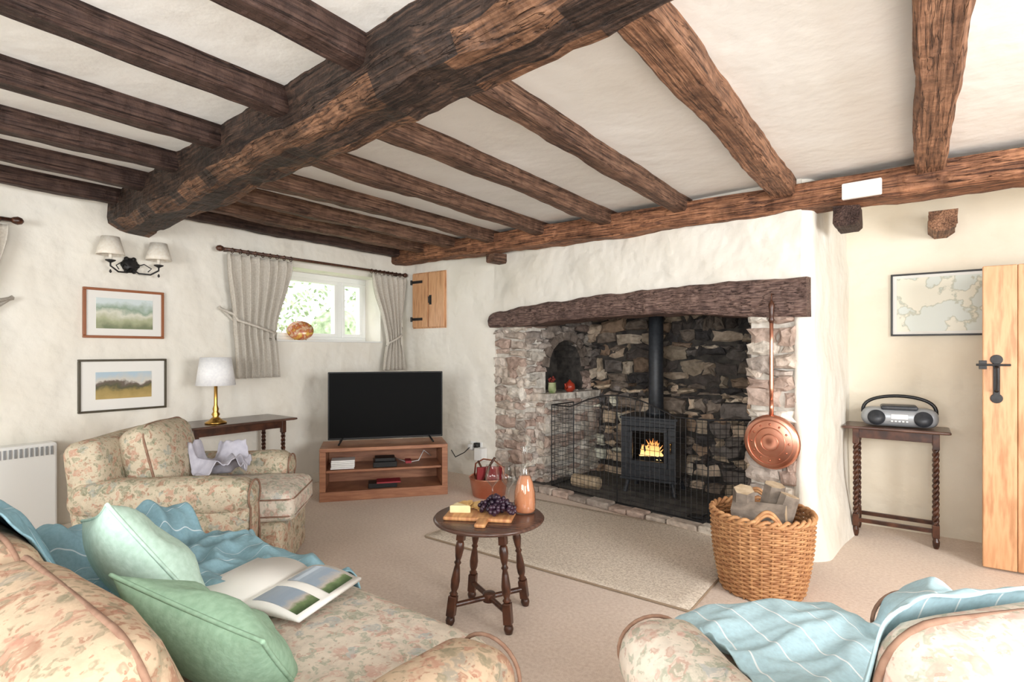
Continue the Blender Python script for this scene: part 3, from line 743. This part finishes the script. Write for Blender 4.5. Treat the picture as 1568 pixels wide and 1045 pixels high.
g=twist_table("lamp_side_table",(-4.34,2.16,0),math.pi/2,.86,.44,.70,.34,.15)
g=group("table_lamp",(-4.27,2.0,.70)); bm=BM()
lathe(bm,[(.075,0),(.075,.012),(.06,.02),(.045,.028),(.02,.05),(.03,.07),(.018,.09),(.022,.11),(.013,.14),(.012,.3),(.017,.31),(.01,.33),(.006,.36)],24)
obj("brass_stem",bm,BRASS,g,True)
bm=BM(); lathe(bm,[(.135,.29),(.105,.50)],40,cap=False); obj("shade",bm,SHADE,g,True,solid=.003)
g=group("portable_cd_radio",(-.10,4.45,.745),math.radians(4)); bm=BM()
softbox(bm,.42,.18,.125,.058,0,T(0,0,.067)); obj("body",bm,SILVER,g,True)
bm=BM(); 
for sx in(-1,1): lathe(bm,[(.0,0),(.05,0),(.05,.006),(.0,.012)],24,T(sx*.125,-.085,.065)@RX(math.pi/2))
softbox(bm,.2,.16,.03,.013,0,T(0,0,.13)); obj("speakers",bm,STOVE,g,True)
bm=BM(); tube(bm,[(.2*math.cos(a),.0,.09+.115*abs(math.sin(a))**.7) for a in [math.pi*k/24 for k in range(25)]],.011,8); obj("handle",bm,PLAST,g,True)
bm=BM(); cbox(bm,(0,-.09,.075),(.09,.012,.03)); 
for k in range(5): cbox(bm,(-.04+.02*k,-.092,.045),(.012,.012,.008))
obj("buttons",bm,WHITE,g,bevel=.002)
# ---------------------------------------------------------------- tv + stand
aT=math.radians(51.1); g=group("tv_stand",(-3.775,3.215,0),aT); w,d=1.06,.40
bm=BM(); cbox(bm,(0,0,.425),(w,d,.03)); cbox(bm,(0,0,.04),(w,d,.08)); cbox(bm,(0,.01,.24),(w-.1,d-.04,.02)) 
for sx in(-1,1): cbox(bm,(sx*(w/2-.025),-.0,.245),(.05,d-.01,.33)); 
cbox(bm,(0,d/2-.01,.24),(w-.1,.012,.33))
obj("carcass",bm,W_STAND,g,bevel=.004)
gg=group("media_boxes",(-3.775,3.215,.08),aT)
bm=BM(); cbox(bm,(.0,-.05,.195),(.2,.2,.045)); cbox(bm,(-.02,-.09,.02),(.24,.14,.04)); cbox(bm,(0,-.05,.2325),(.17,.15,.03)); obj("set_top_box",bm,PLAST,gg,bevel=.004)
bm=BM()
for k in range(5): cbox(bm,(-.35+R(-.005,.005),-.08,.182+k*.015),(.19,.14,.013))
obj("dvd_cases",bm,[WHITE],gg,bevel=.001)
bm=BM(); cbox(bm,(.03,-.1,.047),(.2,.14,.012)); cbox(bm,(.2,-.05,.2),(.05,.12,.02)); obj("red_case",bm,M("red_case",srgb(150,40,50),bs=0),gg)
bm=BM(); tube(bm,[(.1,.1,.2),(.2,.0,.175),(.3,.05,.18),(.35,.1,.26),(.42,.14,.2)],.004,6); obj("cables",bm,WHITE,gg,True)
g=group("television",(-3.785,3.245,.44),aT); bm=BM(); cbox(bm,(0,0,.33),(.99,.03,.59)); cbox(bm,(0,.035,.27),(.6,.045,.3)); obj("casing",bm,PLAST,g,bevel=.006)
bm=BM(); cbox(bm,(0,-.0155,.334),(.97,.002,.565)); obj("screen",bm,SCREEN,g)
bm=BM()
for sx in(-1,1):
    tube(bm,[(sx*.37,0,.05),(sx*.40,-.11,.008)],.008,8); tube(bm,[(sx*.37,0,.05),(sx*.40,.1,.008)],.008,8)
obj("feet",bm,PLAST,g,True)
g=group("power_socket",(-3.52,YL,.30)); bm=BM(); box(bm,-.075,.075,-.012,0,-.045,.045); cbox(bm,(-.035,-.04,0),(.05,.06,.05)); cbox(bm,(.09,-.05,-.06),(.1,.08,.12)); obj("faceplate",bm,WHITE,g,bevel=.004)
bm=BM(); tube(bm,[(-.035,-.06,0),(-.06,-.12,-.05),(-.15,-.15,-.1),(-.25,-.1,-.05)],.005,6); cbox(bm,(.03,-.035,.02),(.045,.05,.045)); obj("black_plug",bm,PLAST,g,True)
g=group("wall_cupboard",(-4.175,YL,1.79)); bm=BM(); w,h=.49,.6
box(bm,-w/2,w/2,-.012,0,-h/2,h/2); obj("frame",bm,W_PINE,g,bevel=.003)
bm=BM(); box(bm,-w/2+.01,-.006,-.03,-.012,-h/2+.012,h/2-.012); box(bm,.006,w/2-.01,-.03,-.012,-h/2+.012,h/2-.012)
obj("doors",bm,W_PINE,g,bevel=.005)
bm=BM()
for z in(-.2,.2):
    box(bm,-w/2-.015,-.08,-.036,-.03,z-.014,z+.014); lathe(bm,[(.012,-.025),(.012,.025)],10,T(-w/2-.005,-.03,z))
tube(bm,[(.04,-.03,.03),(.04,-.06,.03),(.04,-.06,-.03),(.04,-.03,-.03)],.006,8); cbox(bm,(.04,-.033,.0),(.03,.006,.1))
obj("ironwork",bm,BLACK,g)
g=group("decorative_plate",(-4.70,2.98,wz0+.014)); g.rotation_euler=(0,0,math.radians(60)); bm=BM()
lathe(bm,[(.0,0.008),(.05,.008),(.062,.0),(.115,-.012),(.12,-.008),(.065,.014),(.0,.018)],36,T(0,0,.095)@RX(math.radians(80))@Matrix.Scale(.78,4,(0,1,0)),cap=False)
PL=M("plate_glaze",srgb(232,196,92),srgb(190,90,60),22,rough=.2,bs=0,c3=srgb(238,224,180)); obj("dish",bm,PL,g,True)
bm=BM(); tube(bm,[(-.05,-.05,.0),(-.05,.0,.01),(-.05,.05,.1)],.004,6); tube(bm,[(.05,-.05,.0),(.05,.0,.01),(.05,.05,.1)],.004,6); obj("easel",bm,BRASS,g,True)
# ---------------------------------------------------------------- stove
g=group("wood_burning_stove",(-1.86,4.62,.022),math.radians(6)); bm=BM(); w,d=.47,.36; z0,z1=.14,.64; t=.018
box(bm,-w/2,-w/2+t,-d/2,d/2,z0,z1); box(bm,w/2-t,w/2,-d/2,d/2,z0,z1); box(bm,-w/2,w/2,d/2-t,d/2,z0,z1)
box(bm,-w/2-.015,w/2+.015,-d/2-.02,d/2,z1,z1+.022); box(bm,-w/2-.01,w/2+.01,-d/2-.03,d/2,z0-.02,z0)
y0,y1=-d/2-.018,-d/2+.002
box(bm,-w/2,w/2,y0+.008,y1,z1-.06,z1); box(bm,-w/2,w/2,y0+.008,y1,z0,z0+.10)
dx=.165
box(bm,-w/2,-dx,y0,y1,z0+.1,z1-.06); box(bm,dx,w/2,y0,y1,z0+.1,z1-.06)
box(bm,-dx,dx,y0-.008,y1,z0+.10,z0+.15); box(bm,-dx,dx,y0-.008,y1,z1-.10,z1-.06)
box(bm,-dx,-dx+.03,y0-.008,y1,z0+.15,z1-.1); box(bm,dx-.03,dx,y0-.008,y1,z0+.15,z1-.1)
box(bm,-.10,.10,y0-.002,y0+.01,z0+.03,z0+.07)
for sx in(-1,1):
    for sy in(-1,1):
        tube(bm,[(sx*(w/2-.05),sy*(d/2-.05),z0),(sx*(w/2-.035),sy*(d/2-.035),.07),(sx*(w/2-.02),sy*(d/2-.02),0)],[.026,.018,.022],8)
obj("body",bm,STOVE,g,bevel=.004)
bm=BM(); lathe(bm,[(.085,0),(.085,.03),(.066,.05),(.064,.35),(.064,1.26)],28,T(0,.05,z1+.02)); obj("flue_pipe",bm,STOVE,g,True)
bm=BM(); lathe(bm,[(.008,0),(.012,.02),(.007,.03)],10,T(dx+.03,y0,.45)@RX(math.pi/2)); tube(bm,[(dx+.03,y0-.02,.45),(dx+.03,y0-.03,.37)],.007,8); obj("door_handle",bm,BRASS,g,True)
bm=BM()
for k in range(3): tube(bm,[(-.13,-.08+.07*k,z0+.13+.02*(k%2)),(.12,-.05+.04*k,z0+.15)],.032,10)
obj("burning_logs",bm,SOOT,g,True)
FM,n,b=nt("flame"); tc=N(n,"ShaderNodeTexCoord"); sp=N(n,"ShaderNodeSeparateXYZ"); n.links.new(tc.outputs["Generated"],sp.inputs[0])
cc=ramp(n,sp.outputs[2],[(0,srgb(255,226,160)),(.4,srgb(255,196,116)),(.9,srgb(244,140,70))]); n.links.new(cc,b.inputs["Emission Color"]); b.inputs["Emission Strength"].default_value=1.6; b.inputs["Base Color"].default_value=(0,0,0,1)
bm=BM()
for k in range(20):
    x=R(-.10,.10); h=(.23-abs(x)*1.0)*R(.55,1.0); lx_=R(-.02,.02)
    tube(bm,[(x,-.06+R(-.03,.05),z0+.14),(x+lx_*.4,-.05,z0+.14+h*.3),(x-lx_,-.05,z0+.14+h*.65),(x+lx_,-.05,z0+.14+h)],[.012,.017,.010,.001],7)
obj("flames",bm,FM,g,True)
bm=BM(); box(bm,-w/2+t,w/2-t,d/2-t-.01,d/2-t,z0,z1); obj("fire_brick",bm,SOOT,g)
# ---------------------------------------------------------------- fireguard
g=group("fireguard",A0,TH); bm=BM()
pts=[(.58,.50),(.62,.14),(1.36,.10),(2.12,.12),(2.36,.36)]
zb=.024
def seg(a,b,r): tube(bm,[a,b],r,4,caps=False)
def topz(sx):
    if .85<sx<1.87: return .76+.13*math.sin(math.pi*(sx-.85)/1.02)
    return .76
for (a,b) in zip(pts,pts[1:]):
    L=math.dist(a,b); n=max(2,int(L/.042)); 
    P=lambda t,z:(a[0]+(b[0]-a[0])*t,a[1]+(b[1]-a[1])*t,z)
    for i in range(n+1):
        t=i/n; th=.006 if i in(0,n) else .0021
        seg(P(t,zb),P(t,topz(P(t,0)[0])),th)
    for k in range(1,22):
        z=zb+k*.042
        t0=None
        for i in range(n+1):
            ok=topz(P(i/n,0)[0])>=z
            if ok and t0 is None: t0=i/n
            if (not ok or i==n) and t0 is not None:
                t1=(i if ok else i-1)/n
                if t1>t0: seg(P(t0,z),P(t1,z),.0018)
                t0=None
    tube(bm,[P(i/n,topz(P(i/n,0)[0])) for i in range(n+1)],.006,6); tube(bm,[P(0,zb+.006),P(1,zb+.006)],.006,6)
obj("wire_mesh",bm,BLACK,g)
g=group("hearth_log",bw(.84,.32,.022)); bm=BM(); lathe(bm,[(.055,0),(.06,.1),(.055,.26)],9,T(-.1,0,.055)@RY(math.pi/2)@RZ(.3)); obj("bark",bm,LOGEND,g)
g=group("small_jug",bw(.43,.36,.845)); bm=BM(); lathe(bm,[(.03,0),(.04,.03),(.036,.09),(.04,.1)],18); obj("body",bm,M("green_glaze",srgb(190,190,150),srgb(110,130,80),10,rough=.3,bs=0),g,True)
bm=BM()
for k in range(9): lathe(bm,[(.002,0),(.014,.012),(.002,.028)],8,T(R(-.03,.03),R(-.03,.03),.10+R(0,.04)))
obj("red_buds",bm,M("bud_red",srgb(120,40,30),bs=0),g,True)
g=group("red_teapot",bw(.43,.62,.845)); bm=BM(); lathe(bm,[(.03,0),(.055,.03),(.05,.075),(.025,.095),(.01,.11),(.002,.12)],18); tube(bm,[(0,-.05,.04),(0,-.08,.06),(0,-.09,.085)],[.014,.01,.008],8); tube(bm,[(0,.05,.03),(0,.08,.04),(0,.08,.07),(0,.045,.08)],.007,8); obj("body",bm,M("red_glaze",srgb(170,60,40),rough=.3,bs=0),g,True)
g=group("fire_tools",bw(2.1,.30,.022)); bm=BM(); tube(bm,[(-.1,-.1,.01),(.1,.06,.14)],.007,8); tube(bm,[(-.06,-.13,.012),(.08,-.02,.05)],.007,8); cbox(bm,(-.12,-.1,.02),(.1,.08,.01)); tube(bm,[(.1,.06,.14),(.14,.09,.165)],.011,8); obj("poker_shovel",bm,BLACK,g,True)
# ---------------------------------------------------------------- warming pan
g=group("copper_warming_pan",bw(2.63,-.085,0),TH); bm=BM()
mp=T(0,0,.69)@RX(math.pi/2)
lathe(bm,[(.0,-.035),(.12,-.035),(.16,-.02),(.168,.0),(.16,.016),(.15,.018),(.12,.026),(.05,.032),(.0,.034)],40,mp)
obj("pan",bm,COPPER,g,True)
bm=BM(); 
for r in (.135,.09,.05): tube(bm,[mp@Vector((r*math.cos(a),r*math.sin(a),.026+.01*(.135-r)/.1)) for a in [2*math.pi*k/36 for k in range(36)]],.003,6,True)
for k in range(12):
    a=k*math.pi/6; lathe(bm,[(.008,0),(.001,.006)],8,mp@T(.11*math.cos(a),.11*math.sin(a),.026))
obj("embossing",bm,COPPER,g,True)
bm=BM(); tube(bm,[(0,0,.85),(0,0,.95)],[.014,.012],10); tube(bm,[(0,0,.95),(0,0,1.02),(0,0,1.3),(0,0,1.44)],[.010,.013,.011,.012],10); obj("copper_handle",bm,COPPER,g,True)
bm=BM(); lathe(bm,[(.012,1.42),(.018,1.44),(.012,1.46),(.014,1.5),(.019,1.53),(.008,1.56)],12); tube(bm,[(0,0,1.555),(0,.0,1.60),(0,.04,1.60)],.004,6); obj("wood_grip",bm,W_TAB,g,True)
# ---------------------------------------------------------------- log basket
g=group("log_basket",(-.66,3.10,0)); bm=BM(); Hh=.41
def rad(z): t=z/Hh; return .195+.05*t+.012*math.sin(t*math.pi)
K=30
for r_i in range(34):
    z=.012+r_i*(Hh-.03)/33; pts=[]
    for i in range(K*4):
        a=2*math.pi*i/(K*4); rr=rad(z)+.007*math.sin(K/2*a*1.0+(math.pi if r_i%2 else 0)); pts.append((rr*math.cos(a),rr*math.sin(a),z))
    tube(bm,pts,.0068,5,True)
for i in range(K):
    a=2*math.pi*(i+.5)/K; tube(bm,[(rad(z)*math.cos(a),rad(z)*math.sin(a),z) for z in (.0,.1,.2,.3,.4)],.006,5)
for ph in (0,math.pi):
    pts=[]
    for i in range(160):
        a=2*math.pi*i/160; pts.append(((rad(Hh)+.008*math.cos(16*a+ph))*math.cos(a),(rad(Hh)+.008*math.cos(16*a+ph))*math.sin(a),Hh-.005+.012*math.sin(16*a+ph)))
    tube(bm,pts,.0095,6,True)
for sg in (1.25,1.25+math.pi):
    for off in(-.008,.008):
        c=[]
        for k in range(13):
            t=k/12; aa=-sg+(t-.5)*.55; c.append((rad(Hh)*1.0*math.cos(aa),rad(Hh)*math.sin(aa),Hh-.02+.07*math.sin(math.pi*t)+off))
        tube(bm,c,.009,6)
obj("wickerwork",bm,WICK,g,True)
bm=BM(); lathe(bm,[(.0,.006),(.19,.006),(.19,.016),(.0,.016)],24,cap=False); obj("base",bm,WICK,g)
gl=group("firewood_logs",(-.66,3.10,0)); b1=BM(); b2=BM()
for k,(x,y,z,rx,rz,r,L) in enumerate([(-.08,.02,.20,1.0,.4,.07,.14),(.07,.06,.21,1.1,2.0,.065,.14),(.02,-.06,.19,1.2,3.4,.07,.14),(-.02,.08,.27,1.35,1.3,.06,.14),(.07,-.04,.32,1.35,.2,.07,.12),(-.08,-.05,.33,1.35,2.6,.065,.12),(-.09,.0,.42,.35,.3,.055,.10),(.03,.08,.43,.2,1.2,.055,.11),(.11,.0,.42,.3,2.0,.05,.09),(0,-.04,.40,1.5,1.57,.06,.13)]):
    m_=T(x,y,z)@RZ(rz)@RX(rx)
    lathe(b1,[(r,-L),(r*1.05,0),(r*.97,L)],6+k%3,m_@RZ(k),cap=True)
    for sz in(-L-.0005,L+.0005): lathe(b2,[(r*.93,sz-.001),(r*.93,sz+.001)],6+k%3,m_@RZ(k))
obj("bark",b1,BARK,gl); obj("cut_ends",b2,LOGEND,gl)
# ---------------------------------------------------------------- rug
bm=BM(); softbox(bm,1.78,1.20,.014,.006,0,T(-1.76,3.20,.0075),cuts=6); o=obj("hearth_rug",bm,RUG,None,True); 
bm=BM(); tube(bm,rrect(1.78,1.2,.01,.008),.006,6,True); xf(bm.verts,T(-1.76,3.2,0)); o2=obj("edging",bm,M("rug_edge",srgb(160,140,118)),o)
# ---------------------------------------------------------------- coffee table
tc_=(-1.63,2.02); g=group("round_coffee_table",(tc_[0],tc_[1],0),math.radians(20)); TZ=.47
bm=BM(); lathe(bm,[(.0,TZ-.022),(.245,TZ-.022),(.258,TZ-.016),(.262,TZ-.008),(.256,TZ-.001),(.25,TZ),(.0,TZ)],56,cap=False); obj("top",bm,W_TABT,g,True)
bm=BM(); b2=BM()
for k in range(4):
    a=math.pi/4+k*math.pi/2; p0=Vector((.20*math.cos(a),.20*math.sin(a),0)); p1=Vector((.135*math.cos(a),.135*math.sin(a),TZ-.022))
    dv=(p1-p0); L=dv.length; q=dv.to_track_quat('Z','Y').to_matrix().to_4x4(); m_=T(*p0)@q
    lathe(bm,[(.016,0.0),(.022,.02),(.017,.04)],14,m_)
    cbox(b2,(0,0,.085),(.038,.038,.09),m_@RZ(a))
    lathe(bm,[(.014,.13),(.020,.14),(.012,.15),(.019,.17),(.021,.20),(.015,.25),(.011,.27),(.017,.28),(.011,.29),(.016,.31),(.021,.345),(.018,.37),(.013,.38)],14,m_)
    cbox(b2,(0,0,.415),(.036,.036,.07),m_@RZ(a))
    tube(b2,[tuple(p0*.93+Vector((0,0,.085))),(0,0,.085)],.013,8)
lathe(b2,[(.0,.06),(.03,.065),(.03,.105),(.0,.11)],16,cap=False)
for k in range(4):
    a=math.pi/4+k*math.pi/2; b_=a+math.pi/2
    tube(b2,[(.14*math.cos(a),.14*math.sin(a),TZ-.042),(.14*math.cos(b_),.14*math.sin(b_),TZ-.042)],.018,4)
obj("turned_legs",bm,W_TAB,g,True); obj("frame",b2,W_TAB,g,bevel=.003)
g=group("serving_board",(tc_[0]-.03,tc_[1]-.02,TZ),math.radians(28)); bm=BM()
softbox(bm,.32,.21,.018,.007,0,T(0,0,.009),cuts=8); softbox(bm,.05,.10,.018,.007,0,T(.03,-.14,.009),cuts=6); obj("board",bm,W_BOARD,g,True)
g=group("grape_bunch",(tc_[0]+.04,tc_[1]+.01,TZ+.018)); bm=BM(); 
for k in range(130):
    a=R(0,6.28); rr=R(0,.085); zz=R(0,max(.002,.085*(1-rr/.1)))
    m_=T(rr*math.cos(a)*1.15,rr*math.sin(a)*.8,.011+zz); lathe(bm,[(.001,-.0118),(.007,-.0095),(.0118,0),(.007,.0095),(.001,.0118)],10,m_)
obj("grapes",bm,M("grape_skin",srgb(34,22,36),srgb(62,38,54),20,rough=.3,bs=0),g,True)
g=group("cheese_and_crackers",(tc_[0]-.115,tc_[1]-.06,TZ+.018),.5); bm=BM(); 
for k in range(10): lathe(bm,[(.001,0),(.027,0),(.027,.005),(.001,.005)],16,T(-.03+.015*k,.045+R(-.02,.02),.008+.003*(k%4))@RX(.25)@RY(-.3))
obj("crackers",bm,M("cracker",srgb(226,190,128),srgb(205,160,96),30),g)
bm=BM(); v=[bm.verts.new(p) for p in[(-.05,-.05,0),(.05,-.04,0),(-.03,.015,0),(-.05,-.05,.035),(.05,-.04,.035),(-.03,.015,.035)]]
for f in[(0,2,1),(3,4,5),(0,1,4,3),(1,2,5,4),(2,0,3,5)]: bm.faces.new([v[i] for i in f])
obj("cheese_wedge",bm,M("cheese",srgb(240,224,178),srgb(232,208,156),10),g,bevel=.004)
g=group("wine_carafe",(-1.525,2.165,TZ)); bm=BM()
lathe(bm,[(.0,.001),(.048,.001),(.052,.012),(.053,.05),(.050,.10),(.040,.145),(.024,.185),(.017,.215),(.0155,.26),(.017,.30),(.021,.315)],32,cap=False); tube(bm,[(.021*math.cos(a),.021*math.sin(a),.315) for a in [2*math.pi*k/24 for k in range(24)]],.0022,6,True); obj("glass",bm,CG,g,True)
RW,n,b=nt("rose"); b.inputs["Base Color"].default_value=srgb(232,160,118); b.inputs["Roughness"].default_value=.08; b.inputs["Transmission Weight"].default_value=.35; b.inputs["IOR"].default_value=1.2
bm=BM(); lathe(bm,[(.0,.006),(.046,.006),(.050,.014),(.051,.05),(.048,.10),(.038,.145),(.026,.175),(.0,.176)],32,cap=False); obj("rose_wine",bm,RW,g,True)
for (x,y) in[(-1.66,2.215),(-1.745,2.19)]:
    g=group("wine_glass",(x,y,TZ)); bm=BM()
    lathe(bm,[(.0,.001),(.033,.001),(.030,.004),(.006,.008),(.004,.02),(.004,.085),(.012,.095),(.034,.12),(.038,.145),(.031,.195)],28,cap=False); tube(bm,[(.031*math.cos(a),.031*math.sin(a),.195) for a in [2*math.pi*k/24 for k in range(24)]],.0012,6,True); obj("bowl_and_stem",bm,CG,g,True)
# ---------------------------------------------------------------- copper preserving pan
g=group("copper_preserving_pan",(-2.97,3.68,0)); bm=BM()
lathe(bm,[(.0,.0),(.12,.0),(.14,.012),(.165,.15),(.175,.165),(.17,.17),(.16,.155),(.135,.02),(.0,.012)],40,cap=False); tube(bm,[(-.165,.0,.15),(-.15,.0,.26),(-.06,0,.31),(.06,0,.31),(.15,0,.26),(.165,0,.15)],.007,8); obj("pan",bm,COPPER,g,True)
bm=BM(); cbox(bm,(.06,.02,.16),(.16,.03,.2),RZ(.5)@RX(.2)); cbox(bm,(-.02,.05,.15),(.16,.03,.18),RZ(.9)@RX(.1)); obj("red_books",bm,M("book_red",srgb(150,44,48),bs=0),g,bevel=.003)
bm=BM(); tube(bm,[(-.06,-.05,.04),(.04,-.03,.28),(.08,-.02,.34)],.011,8); tube(bm,[(.0,.04,.04),(-.08,-.05,.30)],.009,8); obj("wooden_handles",bm,W_TAB,g,True)
# ---------------------------------------------------------------- pine door
g=group("door_1",(.30,4.15,0),math.radians(2)); bm=BM(); x=0
for wv in (.15,.16,.15,.17,.15):
    box(bm,x+.001,x+wv-.001,-.02,.012,.012,1.735); x+=wv
for z in (.25,.9,1.5): box(bm,.02,x-.02,.012,.034,z-.06,z+.06)
obj("planks",bm,W_PINE,g,bevel=.005)
bm=BM(); cbox(bm,(.06,-.024,1.09),(.03,.006,.20)); tube(bm,[(.06,-.025,1.16),(.06,-.07,1.15),(.06,-.075,1.09),(.06,-.07,1.03),(.06,-.025,1.02)],.009,8); tube(bm,[(-.03,-.03,1.17),(.12,-.03,1.17)],.007,6); cbox(bm,(-.0,-.026,1.17),(.035,.012,.05))
lathe(bm,[(.0,0),(.028,.0),(.028,.004),(.0,.006)],16,T(.06,-.022,1.20)@RX(math.pi/2)); lathe(bm,[(.0,0),(.028,.0),(.028,.004),(.0,.006)],16,T(.06,-.022,.98)@RX(math.pi/2))
obj("thumb_latch",bm,BLACK,g,bevel=.002)
bm=BM(); box(bm,XW,XW+.014,-2.4,4.17,0,.09); obj("baseboard_left",bm,WALL,bevel=.004)
# ---------------------------------------------------------------- outside
GRASS=M("grass",srgb(150,170,110),srgb(110,140,80),6,rough=.95); 
bm=BM(); box(bm,-30,-5.05,-12,16,-.3,-.1); obj("garden_ground",bm,GRASS)
LEAF=M("hedge_leaf",srgb(176,186,156),srgb(110,128,92),9,rough=.8)
for (x,y,s) in [(-8.2,4.3,1.1),(-8.6,6.2,1.3),(-9.5,2.8,1.2)]:
    bm=BM(); bmesh.ops.create_icosphere(bm,subdivisions=2,radius=s*.4)
    for k in range(800):
        d=Vector((random.gauss(0,1),random.gauss(0,1),random.gauss(0,1))).normalized()*s*R(.5,1.05); d.z*=1.1
        a=Vector((R(-1,1),R(-1,1),R(-1,1))).normalized()*.06; b=a.orthogonal().normalized()*.03
        bm.faces.new([bm.verts.new(d-a),bm.verts.new(d+b),bm.verts.new(d+a),bm.verts.new(d-b)])
    tube(bm,[(0,0,-s*1.1-.2),(0,0,0)],.08,8)
    obj("garden_bush",bm,LEAF,None,loc=(x,y,s*1.1+.1))
# ---------------------------------------------------------------- lights
w=bpy.data.worlds.new("World"); bpy.context.scene.world=w; w.use_nodes=True
bg=w.node_tree.nodes["Background"]; bg.inputs[0].default_value=(.95,.98,1,1); bg.inputs[1].default_value=4.4
def area(name,loc,target,sx,sy,p,c=(1,1,1)):
    l=bpy.data.lights.new(name,'AREA'); l.shape='RECTANGLE'; l.size=sx; l.size_y=sy; l.energy=p; l.color=c
    o=bpy.data.objects.new(name,l); bpy.context.collection.objects.link(o); o.location=loc
    o.rotation_euler=(Vector(target)-Vector(loc)).to_track_quat('-Z','Y').to_euler(); return o
area("added_key_right",(XR-.08,1.3,1.5),(-2,2.8,1.2),1.5,1.1,112,(.97,.985,1))  # key area lamp, added just inside the made-up right window
area("added_fill_front",(-.9,YB+.08,1.5),(-1.2,2.5,1.3),2.8,1.2,76,(.96,.985,1))  # soft fill added behind the camera, at the unseen wall opening
area("added_ceiling_fill",(.9,-.6,1.2),(-1.2,2.2,2.4),1.2,1.2,52,(.97,.985,1))  # added uplight to brighten the ceiling, not a lamp of the room
# ---------------------------------------------------------------- camera
cd_=bpy.data.cameras.new("camera"); cam=bpy.data.objects.new("camera",cd_); bpy.context.collection.objects.link(cam)
cam.location=(0,0,1.25); cam.rotation_euler=(math.pi/2,0,math.radians(36.5)); cd_.sensor_width=36; cd_.lens=19.26; cd_.shift_y=.0096; cd_.clip_start=.05
sc=bpy.context.scene; sc.camera=cam
sc.view_settings.view_transform='Standard'; sc.view_settings.exposure=.08
